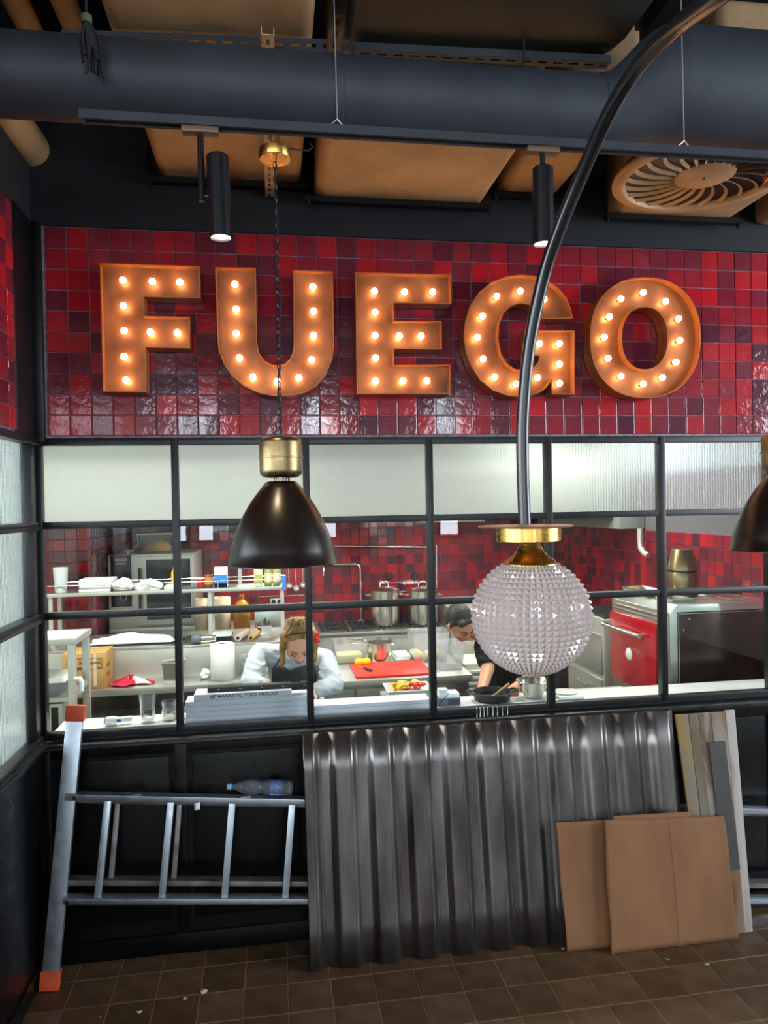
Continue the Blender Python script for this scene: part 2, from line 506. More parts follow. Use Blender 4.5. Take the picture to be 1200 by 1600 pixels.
# walls behind and beside the viewer, with window openings
def wall_with_openings(name, m, axis, at, lo, hi, z0, z1, opens, oz, th):
    b = MB()
    def seg(a, c, za, zb):
        if c-a < 1e-4 or zb-za < 1e-4: return
        if axis == 'y': b.box((a, at-th, za), (c, at, zb))
        else: b.box((at-th, a, za), (at, c, zb))
    x = lo
    for a, c in opens:
        seg(x, a, z0, z1); seg(a, c, z0, oz[0]); seg(a, c, oz[1], z1); x = c
    seg(x, hi, z0, z1)
    return struct(b.build(name, m, smooth=0))
wall_with_openings('wall_back', MATS['pale_wall'], 'y', BACK_Y, LEFT_X, RIGHT_X, 0, CEIL, BACK_WINDOWS, WIN_Z, .0+.01)
wall_with_openings('wall_far_left', MATS['pale_wall'], 'x', LEFT_X, BACK_Y, .1, 0, CEIL, SIDE_WINDOWS, WIN_Z, .01)
wall_with_openings('wall_far_right', MATS['pale_wall'], 'x', RIGHT_X+.01, BACK_Y, .1, 0, CEIL, RIGHT_ADDED_WINDOWS, WIN_Z, .01)
n = 2
for a, c in BACK_WINDOWS:
    t = thing('window_%d' % n, None, None, ((a+c)/2, BACK_Y+.02, WIN_Z[0]), kind='structure'); n += 1
    b = MB()
    for xx in (a+.03, c-.03): b.box((xx-.03, BACK_Y, WIN_Z[0]), (xx+.03, BACK_Y+.05, WIN_Z[1]))
    for zz in (WIN_Z[0]+.03, 2.7, WIN_Z[1]-.03): b.box((a, BACK_Y+.002, zz-.03), (c, BACK_Y+.048, zz+.03))
    b.build('window_frame', MATS['black_steel'], t)
for a, c in RIGHT_ADDED_WINDOWS:  # frames of the windows added on the right for daylight
    t = thing('window_%d' % n, None, None, (RIGHT_X-.02, (a+c)/2, WIN_Z[0]), kind='structure'); n += 1
    b = MB()
    for xx in (a+.03, (a+c)/2, c-.03): b.box((RIGHT_X-.05, xx-.03, WIN_Z[0]), (RIGHT_X, xx+.03, WIN_Z[1]))
    for zz in (WIN_Z[0]+.03, 2.7, WIN_Z[1]-.03): b.box((RIGHT_X-.048, a, zz-.03), (RIGHT_X-.002, c, zz+.03))
    b.build('window_frame', MATS['black_steel'], t)
for a, c in SIDE_WINDOWS:
    t = thing('window_%d' % n, None, None, (LEFT_X+.02, (a+c)/2, WIN_Z[0]), kind='structure'); n += 1
    b = MB()
    for xx in (a+.03, (a+c)/2, c-.03): b.box((LEFT_X, xx-.03, WIN_Z[0]), (LEFT_X+.05, xx+.03, WIN_Z[1]))
    for zz in (WIN_Z[0]+.03, 2.7, WIN_Z[1]-.03): b.box((LEFT_X+.002, a, zz-.03), (LEFT_X+.048, c, zz+.03))
    b.build('window_frame', MATS['black_steel'], t)

# ---- front wall: black bulkhead above, tiled band, glazing, black panelled base
X_END = 5.2
TOPZ = 2.545            # underside of the tiled band = top of the glazing
wf = struct(B('wall_front', MATS['grout'], (.02, .007, TOPZ), (X_END, .11, 3.56)))
rows = [(3.455, 3.558)] + [(3.455-.1*(k+1), 3.455-.1*k) for k in range(9)]
def vis_front(c): return True
tile_wall(wf, (.056-.1, .007, 0), (1, 0, 0), (0, -1, 0), (1, 52), rows, seed=11, tilt=.007, order=lambda s: s[0].x)
B('tile_strip', MATS['grout'], (-.006, .001, TOPZ), (.052, .012, 3.56), wf)
struct(B('wall_front_bulkhead', MATS['black_wall'], (0.0, -.012, 3.56), (RIGHT_X, .11, CEIL)))
struct(B('wall_front_side', MATS['black_wall'], (X_END, 0, 0), (RIGHT_X, .11, 3.56)))
struct(B('wall_front_annex', MATS['pale_wall'], (LEFT_X, .0, 0), (-.06, .1, CEIL)))

# glazing grid
MULL = [0.0, .637, 1.282, 1.921, 2.568, 3.216, 3.862, 4.51, 5.15]
TR = [2.527, 2.125, 1.688, 1.106]
SILL = TR[3]
win = thing('window_1', 'black steel grid of kitchen windows under the red tiles', None, (2.0, .03, 1.0), kind='structure')
BW = .034
steel = MATS['black_steel']
for i, x in enumerate(MULL):
    B('mullion', steel, (x-BW/2, .006, SILL-.01), (x+BW/2, .056, TOPZ), win, bev=.003)
for z in TR:
    B('transom', steel, (MULL[0]-BW/2, .010, z-BW/2), (MULL[-1]+BW/2, .052, z+BW/2), win, bev=.003)
# reeded glass
def reeded(name, axis):
    m = bpy.data.materials.new(name); m.use_nodes = True; nt = m.node_tree
    p = nt.nodes['Principled BSDF']
    p.inputs['Base Color'].default_value = (.93, .97, .94, 1); p.inputs['Roughness'].default_value = .2
    p.inputs['Transmission Weight'].default_value = 1.0; p.inputs['IOR'].default_value = 1.3
    tc = nt.nodes.new('ShaderNodeTexCoord'); mp = nt.nodes.new('ShaderNodeMapping')
    wv = nt.nodes.new('ShaderNodeTexWave'); wv.wave_type = 'BANDS'; wv.bands_direction = axis
    wv.inputs['Scale'].default_value = 20.0; wv.inputs['Distortion'].default_value = 0
    bp = nt.nodes.new('ShaderNodeBump'); bp.inputs['Strength'].default_value = .22; bp.inputs['Distance'].default_value = .006
    L = nt.links.new
    L(tc.outputs['Object'], mp.inputs[0]); L(mp.outputs[0], wv.inputs[0]); L(wv.outputs['Fac'], bp.inputs['Height']); L(bp.outputs[0], p.inputs['Normal'])
    MATS[name] = m
    return m
reeded('reeded_x', 'X'); reeded('reeded_y', 'Y')
for nd in MATS['reeded_y'].node_tree.nodes:
    if nd.type == 'BUMP': nd.inputs['Strength'].default_value = .08
for i in range(len(MULL)-1):
    for r in range(3):
        a = (MULL[i]+BW/2-.004, .030, TR[r+1]+BW/2-.004); b = (MULL[i+1]-BW/2+.004, .035, TR[r]-BW/2+.004)
        o = B('pane', MATS['reeded_x'] if r == 0 else MATS['clear_pane'], a, b, win, smooth=0)
        if r == 0: o['label'] = 'reeded frosted glass pane'

# base wall below the glazing: black panels between stiles, a ledge along the top
base = struct(B('wall_front_base', MATS['black_panel'], (-.0019, .012, 0), (X_END, .10, SILL-.035)))
B('ledge', MATS['black_steel'], (0.0, -.045, SILL-.058), (X_END, .06, SILL-.028), base, bev=.004)
B('ledge_lit_edge', MATS['steel_dark'], (0.0, -.049, SILL-.048), (X_END, -.0452, SILL-.038), base)  # paler strip puts the lit front edge of the black ledge into colour
for i, x in enumerate(MULL):
    B('stile', MATS['black_panel'], (max(-.0019, x-.03), -.001, .08), (x+.03, .012, SILL-.06), base, bev=.002)
    if i < len(MULL)-1:
        x2 = MULL[i+1]
        B('panel', MATS['black_panel'], (x+.055, .004, .17), (x2-.055, .0115, SILL-.13), base, bev=.003)
B('rail', MATS['black_panel'], (-.0019, 0, SILL-.11), (X_END, .0118, SILL-.06), base, bev=.002)
B('kick_rail', MATS['black_panel'], (-.0019, -.004, .0), (X_END, .0118, .10), base, bev=.002)

# ---- left partition: same build, running towards the viewer
PY = -2.3
wl = struct(B('wall_left', MATS['grout'], (-.09, PY, TOPZ), (-.007, .0, 3.56)))
tile_wall(wl, (-.007, -.055, 0), (0, -1, 0), (1, 0, 0), (0, 22), rows, seed=21, tilt=.007)
struct(B('wall_left_bulkhead', MATS['black_wall'], (-.09, PY, 3.56), (0.0, 0.0, CEIL)))
B('corner_post', steel, (-.03, -.27, TOPZ-.02), (.006, -.0, 3.57), wl, bev=.002)
B('corner_bead', steel, (.006, -.03, TOPZ-.02), (.045, -.0, 3.57), wl, bev=.002)
wlw = thing('window_%d' % n, 'side partition of reeded glass in black steel', None, (-.03, -1.1, 1.0), kind='structure'); n += 1
LM = [-.02, -.86, -1.58, -2.28]
for y in LM: B('mullion', steel, (-.056, y-BW/2, SILL-.01), (-.002, y+BW/2, TOPZ), wlw, bev=.003)
B('mullion', steel, (-.05, -.10, SILL), (.004, -.045, TOPZ), wlw, bev=.003)
for z in TR:
    B('transom', steel, (-.052, LM[-1], z-BW/2), (.012, LM[0], z+BW/2), wlw, bev=.003)
    B('transom_lip', steel, (.0122, LM[-1], z-BW/2-.004), (.022, LM[0]-.02, z-.004), wlw, bev=.001)
for i in range(len(LM)-1):
    for r in range(3):
        B('pane', MATS['reeded_y'], (-.034, LM[i+1]+BW/2-.004, TR[r+1]+BW/2-.004), (-.029, LM[i]-BW/2+.004, TR[r]-BW/2+.004), wlw, smooth=0)
lb = struct(B('wall_left_base', MATS['black_panel'], (-.09, PY, 0), (-.002, .099, SILL-.02)))
B('ledge', MATS['black_steel'], (-.06, PY, SILL-.045), (.03, 0, SILL-.018), lb, bev=.004)
B('kick_rail', MATS['black_panel'], (-.0018, PY, 0), (.008, -.004, .1), lb)

# ------------------------------------------------------------------ the kitchen shell
KX0, KX1, KY1, KZ = -1.7, 4.3, 4.2, 3.05
struct(B('floor_kitchen', mat('kitchen_floor', '#6d6a66', .5, var='#5c5956', vscale=6), (KX0, .1, -.1), (KX1+1.2, KY1+.1, .0)))
struct(B('ceiling_kitchen', MATS['kitchen_white'], (KX0, .11, KZ), (KX1+.1, KY1+.1, KZ+.1)))
kb = struct(B('wall_kitchen_back', MATS['grout'], (KX0, KY1, 0), (KX1+.1, KY1+.1, KZ)))
zr = lambda a, k: [(a+.1*i, a+.1*(i+1)) for i in range(k)]
tile_wall(kb, (-.46, KY1, 0), (1, 0, 0), (0, -1, 0), (0, 48), zr(.95, 11), seed=31, limit=300,
          order=lambda s: (0 if (1.0 < s[0].x < 3.3 and s[0].z > 1.0) else 1, abs(s[0].x-2.0)))
kr = struct(B('wall_kitchen_right', MATS['kitchen_grey'], (KX1, .11, 0), (KX1+.1, KY1, KZ)))
tile_wall(kr, (KX1, KY1-.01, 0), (0, -1, 0), (-1, 0, 0), (0, 40), zr(1.04, 9), seed=41, limit=300, order=lambda s: (0 if s[0].y < 3.6 else 1, s[0].y))
B('cornice_band', mat('cornice_grey', '#9aa4ae', .6), (KX1-.012, .12, 2.42), (KX1, KY1-.3, KZ), kr)
ks = struct(B('wall_kitchen_left', MATS['grout'], (KX0, 2.9, 0), (-.46, KY1, KZ)))
tile_wall(ks, (KX0+.04, 2.9, 0), (1, 0, 0), (0, -1, 0), (0, 12), zr(.75, 15), seed=51, limit=170)
tile_wall(ks, (-.46, 2.9, 0), (0, 1, 0), (1, 0, 0), (0, 13), zr(.95, 12), seed=52, limit=130)
struct(B('wall_kitchen_side', MATS['kitchen_white'], (KX0-.1, .1, 0), (KX0, 2.9, KZ)))

# ceiling light panels of the kitchen
KW = 29
for i, (x, y) in enumerate(((.15, 1.1), (1.2, 1.1), (2.7, 1.1), (3.6, 1.9), (-.9, 1.2), (1.2, 3.2), (2.8, 3.2))):
    under = i >= 5
    z = 2.05 if under else KZ
    where = ['between the rack and the woman at the pass', 'above the woman at the pass', 'above the man at the pass', 'above the red oven', 'above the tall stainless rack',
             'inside the hood over the bench', 'inside the hood over the stock pots'][i]
    t = thing('kitchen_light', 'white light panel ' + where, 'light', (x, y, z), group='kitchen light panels')
    fr = MB(); fr.box((x-.31, y-.16, z-.025), (x+.31, y-.15, z)).box((x-.31, y+.15, z-.025), (x+.31, y+.16, z)).box((x-.31, y-.15, z-.025), (x-.30, y+.15, z)).box((x+.30, y-.15, z-.025), (x+.31, y+.15, z))
    fr.build('frame', MATS['white_plastic'], t)
    B('diffuser', mat('diffuser', '#ffffff', .5, emit=9, ecol=(1, .97, .92)), (x-.30, y-.15, z-.018), (x+.30, y+.15, z-.004), t)
    l = area('panel_light', (0, 0, -.03), (0, 0, 0), .58, .28, KW*(.55 if under else 1), (1, .96, .9)); l.parent = t

# extraction hood across the kitchen, in front of the back wall
hd = thing('extraction_hood', 'long pale steel extraction hood above the cooking range', 'hood', (2.0, 3.2, 2.06))
b = MB()
b.poly([(-.40, 2.3, 2.06), (-.40, 2.3, 2.46), (-.40, 2.36, 2.50), (-.40, 2.36, 2.60), (-.40, 2.62, 2.64), (-.40, 2.62, 3.04), (-.40, 2.66, 3.04), (-.40, 2.66, 2.64), (-.40, 2.40, 2.57), (-.40, 2.40, 2.50), (-.40, 2.33, 2.44), (-.40, 2.33, 2.06)], (4.45, 0, 0))
b.v = [Vector((-1.66, v.y, v.z)) if v.x < 0 else v for v in b.v]
b.build('hood_front', MATS['hood_steel'], hd, smooth=0)
B('rim_highlight', MATS['white_plastic'], (-1.64, 2.285, 2.475), (4.03, 2.297, 2.487), hd)  # white strip painted in as the bright highlight along the hood rim
B('hood_rim', MATS['hood_steel'], (-1.66, 2.331, 2.06), (4.05, 2.40, 2.075), hd)
B('hood_roof', MATS['hood_steel'], (-.40, 2.66, 2.65), (4.05, 4.18, 2.66), hd)
B('hood_plenum', MATS['hood_steel'], (-.40, 2.4, 2.075), (4.05, 4.19, 2.085), hd)
B('hood_side', MATS['hood_steel'], (4.06, 2.2, 1.955), (4.288, 4.18, 3.02), hd, bev=.004)
pp = MB().tube([px(1000, 826, x=4.2), px(1000, 845, x=4.2), px(1001, 856, x=4.2), px(1006, 864, x=4.2), px(1013, 868, x=4.21)], .025, n=12)
pp.build('drain_pipe', MATS['steel_satin'], hd)

# ------------------------------------------------------------------ marquee letters
mat('rust_face', '#a8693c', 0.42, 0.3, var='#6d3a1c', vscale=6, rvar=.12, bump=.06, bscale=18, detail=8, contrast=(.3, .7))
mat('rust_rim', '#c07238', 0.38, 0.4, var='#aa5c28', vscale=7)
mat('bulb_glow', '#ffd9a0', 0.3, emit=30, ecol=(1.0, .66, .33))
mat('socket', '#b77a3a', 0.4, .7)
LF = -0.105   # front edge of the rims
def z3(lst): return [(x/2, 340+y/2) for x, y in lst]
def z4(lst): return [(600+x/2, 340+y/2) for x, y in lst]
def ring(cx, cy, rx, ry, n=44, p=2.25):
    out = []
    for i in range(n):
        a = 2*math.pi*i/n; c, s_ = math.cos(a), math.sin(a)
        out.append((cx + rx*math.copysign(abs(c)**(2/p), c), cy + ry*math.copysign(abs(s_)**(2/p), s_)))
    return out
LET = {
 'F': ([z3([(311, 141), (624, 152), (626, 252), (450, 248), (451, 307), (593, 310), (593, 408), (455, 406), (457, 545), (322, 543)])],
       [(192, 438), (238, 440), (281, 441), (193, 478), (194, 517), (235, 519), (277, 520), (194, 557), (197, 594)]),
 'U': ([z3([(672, 155), (799, 157), (803, 390), (811, 425), (827, 448), (850, 460), (872, 462), (892, 455), (907, 440), (915, 420), (918, 395), (916, 164), (1040, 168), (1044, 400), (1038, 445), (1020, 488),
            (990, 525), (955, 546), (915, 556), (860, 558), (808, 548), (762, 526), (725, 494), (698, 455), (684, 415), (679, 375)])],
       [(367, 444), (369, 483), (369, 521), (374, 559), (395, 589), (433, 596), (467, 590), (487, 562), (490, 524), (490, 486), (489, 448)]),
 'E': ([[(555, 425), (704.5, 429), (705.5, 475), (615, 473.5), (616, 501), (690, 502), (690.5, 546), (616, 545), (616, 570), (704, 570), (703.5, 615.5), (557.5, 615.5)]],
       [(585, 455), (632, 456), (676, 456), (586, 488), (586, 524), (624, 525), (658, 525), (587, 559), (587, 595), (630, 595), (667, 595)]),
 'G': ([z4([(590, 315), (584, 285), (570, 250), (545, 220), (510, 196), (468, 181), (425, 178), (380, 184), (335, 202), (297, 233), (269, 275), (253, 325), (249, 375), (256, 420), (273, 466), (300, 508), (340, 540), (390, 558),
            (440, 560), (480, 550), (505, 535), (522, 512), (524, 552), (596, 553), (596, 353), (445, 352), (446, 430), (487, 432), (482, 452), (465, 470), (440, 477), (410, 473), (385, 457), (366, 425), (358, 380), (360, 335),
            (373, 300), (396, 276), (425, 268), (455, 273), (480, 290), (495, 317)])],
       [(813, 455), (850, 468), (776, 463), (754, 494), (746, 527), (755, 561), (773, 589), (806, 600), (840, 590), (843, 537), (874, 537), (874, 569), (874, 599)]),
 'O': ([z4(ring(817, 375, 173, 189)), z4(ring(815, 377, 71, 97))],
       [(1005, 457), (1040, 471), (1060, 498), (1062, 532), (1056, 566), (1035, 590), (1005, 600), (970, 588), (950, 560), (944, 527), (952, 495), (970, 467)]),
}
def resamp(pts): return pts
for ch in 'FUEGO':
    loops, bulbs = LET[ch]
    L3 = [[px(a, b, y=LF) for a, b in lp] for lp in loops]
    xs = [p.x for lp in L3 for p in lp]; zs = [p.z for lp in L3 for p in lp]
    t = thing('marquee_letter', 'rusty copper marquee letter %s with glowing bulbs on the red tiles' % ch, 'letter', ((min(xs)+max(xs))/2, -.02, min(zs)), group='marquee letters of the sign')
    # face plate: triangulated outline with thickness
    cu = bpy.data.curves.new('face', 'CURVE'); cu.dimensions = '2D'; cu.fill_mode = 'BOTH'; cu.extrude = .003
    for lp in L3:
        sp = cu.splines.new('POLY'); sp.points.add(len(lp)-1); sp.use_cyclic_u = True
        for q, p in zip(sp.points, lp): q.co = (p.x, p.z, 0, 1)
    tmp = bpy.data.objects.new('face', cu); COL.objects.link(tmp)
    dg = bpy.context.evaluated_depsgraph_get(); dg.update()
    me = bpy.data.meshes.new_from_object(tmp.evaluated_get(dg)); COL.objects.unlink(tmp); bpy.data.objects.remove(tmp)
    inv = wm(t).inverted()
    for v in me.vertices: v.co = inv @ Vector((v.co.x, -.058 - v.co.z, v.co.y))
    me.materials.clear(); me.materials.append(MATS['rust_face'])
    bm = bmesh.new(); bm.from_mesh(me); bmesh.ops.recalc_face_normals(bm, faces=bm.faces); bm.to_mesh(me); bm.free()
    face = finish(bpy.data.objects.new('face', me), t)
    for lp in L3:
        # side band with thickness: offset inwards by 4 mm
        k = len(lp); b = MB(); v = []; area2 = sum(lp[i].x*lp[(i+1) % k].z - lp[(i+1) % k].x*lp[i].z for i in range(k))
        s_ = 1 if area2 > 0 else -1
        hole = len(L3) > 1 and lp is L3[1]
        off = -.0045 if hole else .0045
        inn = []
        for i in range(k):
            a, c, d = lp[i-1], lp[i], lp[(i+1) % k]
            e1 = Vector((c.x-a.x, c.z-a.z)).normalized(); e2 = Vector((d.x-c.x, d.z-c.z)).normalized()
            n1 = Vector((-e1.y, e1.x))*s_; n2 = Vector((-e2.y, e2.x))*s_
            m_ = (n1+n2); m_ = m_/max(.3, m_.dot(n1))
            inn.append(Vector((c.x + m_.x*off, 0, c.z + m_.y*off)))
        YB = -.010
        for p in lp: v.append((p.x, YB, p.z))
        for p in lp: v.append((p.x, LF, p.z))
        for p in inn: v.append((p.x, LF, p.z))
        for p in inn: v.append((p.x, YB, p.z))
        f = []
        for r in range(4):
            for i in range(k):
                j = (i+1) % k; f.append((r*k+i, r*k+j, ((r+1) % 4)*k+j, ((r+1) % 4)*k+i))
        b.add(v, f); b.build('rim', MATS['rust_rim'], t, smooth=35)
    for a, b_ in bulbs:
        c = px(a, b_, y=-.088)
        bo = MB().lathe(c, [(0, -.017), (.008, -.0155), (.014, -.009), (.0162, 0), (.014, .008), (.008, .014), (.006, .018)], n=14, axis='Y').build('bulb', MATS['bulb_glow'], t)
        MB().lathe(c, [(.0, .014), (.009, .014), (.009, .0268), (0, .0268)], n=12, axis='Y').build('socket', MATS['socket'], bo)

# ------------------------------------------------------------------ overhead: ducts, strut, track
RY = -1.27
dz = 3.553; dr = .123
t = thing('round_duct', 'long dark navy round duct crossing under the ceiling', 'duct', (1.2, RY, dz))
b = MB().cyl((-3.4, RY, dz), (2.26, RY, dz), dr, n=48); b.build('pipe', MATS['navy_duct'], t)
R2 = .19; dz2 = 3.668
b = MB(); v = []; f = []
for i in range(9):
    s_ = i/8; e_ = s_*s_*(3-2*s_); r_ = dr+.0015+(R2-dr)*e_; zc_ = dz+(dz2-dz)*e_
    for j in range(48):
        an = 2*math.pi*j/48; v.append((2.25+.26*s_, RY+r_*math.cos(an), zc_+r_*math.sin(an)))
for i in range(8):
    for j in range(48): f.append((i*48+j, i*48+(j+1) % 48, (i+1)*48+(j+1) % 48, (i+1)*48+j))
b.add(v, f); b.build('reducer', MATS['navy_duct'], t)
MB().cyl((2.50, RY, dz2), (4.6, RY, dz2), R2, n=48).build('wide_pipe', MATS['navy_duct'], t)
for x in (.15, 1.35):
    MB().lathe((x, RY, dz), [(dr, -.012), (dr+.004, -.010), (dr+.004, .010), (dr, .012)], n=48, axis='X').build('seam_band', MATS['navy_duct'], t)
for x in (.12, 2.0):
    MB().cyl((x, RY, dz+dr-.004), (x, RY, CEIL), .004, n=8).build('hanger_rod', MATS['black_matte'], t)
MB().cyl((3.4, RY, dz2+R2-.01), (3.4, RY, CEIL), .006, n=8).build('hanger_rod', MATS['black_matte'], t)

def soft_box(name, label, x0, x1, y0, y1, z0, z1, m, bev=.045, cat='duct', bar=True, group=None):
    t = thing(name, label, cat, ((x0+x1)/2, (y0+y1)/2, z0), group=group)
    # wrapped duct: gently bulging faces
    b = MB()
    def fn(fx, fy, fz): return (x0+(x1-x0)*fx, y0+(y1-y0)*fy, z0+(z1-z0)*fz)
    b.box((x0, y0, z0), (x1, y1, z1))
    o = b.build('wrap', m, t, bev=bev, seg=4)
    return t
td = soft_box('wrapped_duct', 'tan foil-wrapped rectangular duct nearest the left corner', .60, 1.28, -3.6, -.012, 3.80, 4.2, MATS['tan_duct'], group='tan wrapped ducts')
for yy in (-1.16,):
    pass
td2 = soft_box('wrapped_duct', 'wide tan wrapped duct above the letters U and E', 1.345, 2.20, -.98, -.012, 3.725, 4.15, MATS['tan_duct'], group='tan wrapped ducts')
td3 = soft_box('plenum_box', 'tan wrapped plenum box carrying the round swirl vent', 2.90, 3.58, -1.02, -.012, 3.70, 4.2, MATS['tan_duct'], group='tan wrapped ducts')
td4 = soft_box('wrapped_duct', 'tan wrapped duct beyond the swirl vent, at the right edge', 3.76, 4.5, -1.02, -.012, 3.70, 4.2, MATS['tan_duct'], group='tan wrapped ducts')
td5 = soft_box('wrapped_duct', 'narrow tan duct between the wide duct and the swirl vent', 2.29, 2.60, -.98, -.012, 3.79, 4.15, MATS['tan_duct'], group='tan wrapped ducts')
def cradle(x0, x1, y, z, label):
    t = thing('support_bar', label, 'bracket', ((x0+x1)/2, y, z), group='black bars under the ducts')
    MB().box((x0, y-.02, z-.03), (x1, y+.02, z-.026)).box((x0, y+.016, z-.026), (x1, y+.02, z-.001)).box((x0, y-.02, z-.026), (x1, y-.016, z-.004)).build('channel', MATS['black_steel'], t)
    for x in (x0+.012, x1-.012):
        MB().cyl((x, y, z-.05), (x, y, CEIL), .004, n=8).build('threaded_rod', MATS['black_steel'], t)
        MB().cyl((x, y, z-.042), (x, y, z-.03), .010, n=6).build('nut', MATS['black_steel'], t)
cradle(.54, 1.325, -.045, 3.799, 'thin black support bar under the left tan duct')
cradle(1.297, 2.245, -.085, 3.722, 'thin black support bar under the wide tan duct')
cradle(2.255, 2.635, -.085, 3.788, 'thin black support bar under the narrow tan duct')
cradle(2.855, 3.625, -.10, 3.698, 'thin black support bar under the plenum box')

# slotted strut channels
def strut(a, b, wd, label, up=(0, 0, 1), m='tan_metal', slots=True, n=None):
    a = Vector(a); b = Vector(b); L = (b-a).length; d = (b-a).normalized(); r = d.cross(Vector(up)).normalized(); u = r.cross(d)
    t = thing('strut_channel', label, 'strut', tuple(a), group='slotted metal struts')
    pb = MB()
    # web with slots left open
    ns = n or int(L/.055); sl = L/ns
    for i in range(ns):
        s0 = a + d*(i*sl); s1 = a + d*((i+1)*sl)
        pb.beam(s0, s0 + d*(sl*.42), wd, .003, up)
        pb.beam(s0 + d*(sl*.42) + r*(wd*.32), s1 + r*(wd*.32), wd*.36, .003, up)
        pb.beam(s0 + d*(sl*.42) - r*(wd*.32), s1 - r*(wd*.32), wd*.36, .003, up)
    pb.build('slotted_web', MATS[m], t, smooth=0)
    for s_ in (-1, 1):
        MB().beam(a + r*(s_*wd/2) + u*.012, b + r*(s_*wd/2) + u*.012, .003, .026, up).build('flange', MATS[m], t, smooth=0)
    return t
strut((.45, -1.14, 3.765), (1.40, -1.20, 3.765), .045, 'slotted strut running crosswise under the left tan duct', m='navy_duct', up=(0, 1, 0))
strut((1.125, -1.28, 3.735), (1.125, -.03, 3.735), .04, 'tan slotted strut running lengthwise behind the pendant chain')
strut((1.36, -2.4, 3.745), (1.345, -1.17, 3.745), .045, 'dark slotted strut beside the flat olive unit', m='black_steel')
strut((1.42, -1.17, 3.765), (2.34, -1.21, 3.765), .04, 'dark slotted strut at the back edge of the flat olive unit', m='navy_duct')
# dark flat unit
t = thing('ceiling_unit', 'large flat dark olive air unit over the round duct', 'air unit', (1.9, -2.3, 3.8))
MB().poly([(1.40, -1.11, 3.80), (1.40, -3.5, 3.80), (2.36, -3.5, 3.80), (2.36, -1.30, 3.80), (2.34, -1.22, 3.80), (2.28, -1.16, 3.80)], (0, 0, .3)).build('casing', MATS['dark_olive'], t, bev=.02)
MB().box((2.42, -3.5, 3.87), (2.46, -1.25, 4.0)).build('side_flange', MATS['black_steel'], t)
MB().box((2.30, -3.4, 3.96), (2.425, -1.4, 3.98)).build('bracket', MATS['black_steel'], t)
for x, y in ((1.45, -1.3), (2.3, -1.5), (1.45, -3.2), (2.3, -3.2)):
    MB().cyl((x, y, 4.09), (x, y, CEIL), .005, n=8).build('threaded_rod', MATS['black_steel'], t)
# tan pipes in the left corner
t = thing('insulated_pipe', 'fat tan insulated pipe entering the wall at the left corner', 'pipe', (.1, -.5, 3.9))
a0 = px(60, 232, y=-.02); r0 = .085
MB().cyl((a0.x-.035, -.015, a0.z), (a0.x-.10, -3.4, a0.z+.03), r0, n=28).build('insulation', MATS['tan_duct'], t)
for yy in (-.9, -1.9, -2.9):
    MB().cyl((a0.x-.06, yy, a0.z+r0-.005), (a0.x-.06, yy, CEIL), .004, n=6).build('hanger_rod', MATS['black_steel'], t)
for k, (u0, u1, lb_) in enumerate((((18, 0), (48, 60), 'thin tan pipe at the top left above the round duct'), ((85, 0), (118, 60), 'second thin tan pipe beside the cable bundle'))):
    a0 = px(*u0, z=4.22); a1 = px(*u1, z=4.22)
    t = thing('ceiling_pipe', lb_, 'pipe', tuple(a0), group='thin tan ceiling pipes')
    d = (a1-a0).normalized()
    MB().cyl((a1.x, -3.6, 4.22), (a1.x+.02, -.015, 4.22), .05, n=18).build('pipe_run', MATS['tan_duct'], t)
    for yy in (-.7, -2.4): MB().cyl((a1.x+.01, yy, 4.26), (a1.x+.01, yy, CEIL), .004, n=6).build('hanger_rod', MATS['black_steel'], t)

# round swirl vent
dc = Vector((3.06, -.665, 3.66)); dR = .40
t = thing('swirl_vent', 'round tan swirl air vent with curved radial blades', 'vent', tuple(dc))
MB().lathe(dc, [(dR, .0), (dR, -.012), (dR-.012, -.022), (dR-.05, -.022), (dR-.058, -.012), (dR-.058, .0)], n=56, close=True).build('outer_ring', MATS['tan_metal'], t)
MB().lathe(dc, [(0, -.020), (.115, -.020), (.13, -.012), (.13, .0), (0, .0)], n=36).build('hub', MATS['tan_metal'], t)
MB().lathe(dc, [(0, -.026), (.006, -.026), (.008, -.0205), (0, -.0205)], n=10).build('screw', MATS['steel_dark'], t)
blade = None
for k in range(24):
    b = MB(); v = []; f = []
    m_ = 8
    for i in range(m_+1):
        s_ = i/m_; r = .12 + (dR-.055-.12)*s_; an = .55*s_*s_*.55
        for e, (dw, zz) in enumerate(((-.005-.003*s_, -.016), (.006+.004*s_, -.006))):
            ca, sa = math.cos(an), math.sin(an)
            v.append((r*ca - dw*sa, r*sa + dw*ca, zz))
        for e, (dw, zz) in enumerate(((-.005-.003*s_, -.013), (.006+.004*s_, -.003))):
            ca, sa = math.cos(an), math.sin(an)
            v.append((r*ca - dw*sa, r*sa + dw*ca, zz))
    for i in range(m_):
        q = i*4
        f += [(q, q+4, q+5, q+1), (q+2, q+3, q+7, q+6), (q, q+2, q+6, q+4), (q+1, q+5, q+7, q+3)]
    if blade is None:
        b.xf = None; b.add(v, f); o = b.build('blade', MATS['tan_metal'], t, local=True, smooth=50); blade = o.data
    else:
        o = bpy.data.objects.new('blade', blade); COL.objects.link(o); o.parent = t
    o.rotation_euler = (0, 0, 2*math.pi*k/24)
MB().cyl(dc + Vector((0, 0, .001)), dc + Vector((0, 0, .038)), dR-.03, n=48).build('throat', MATS['black_matte'], t)

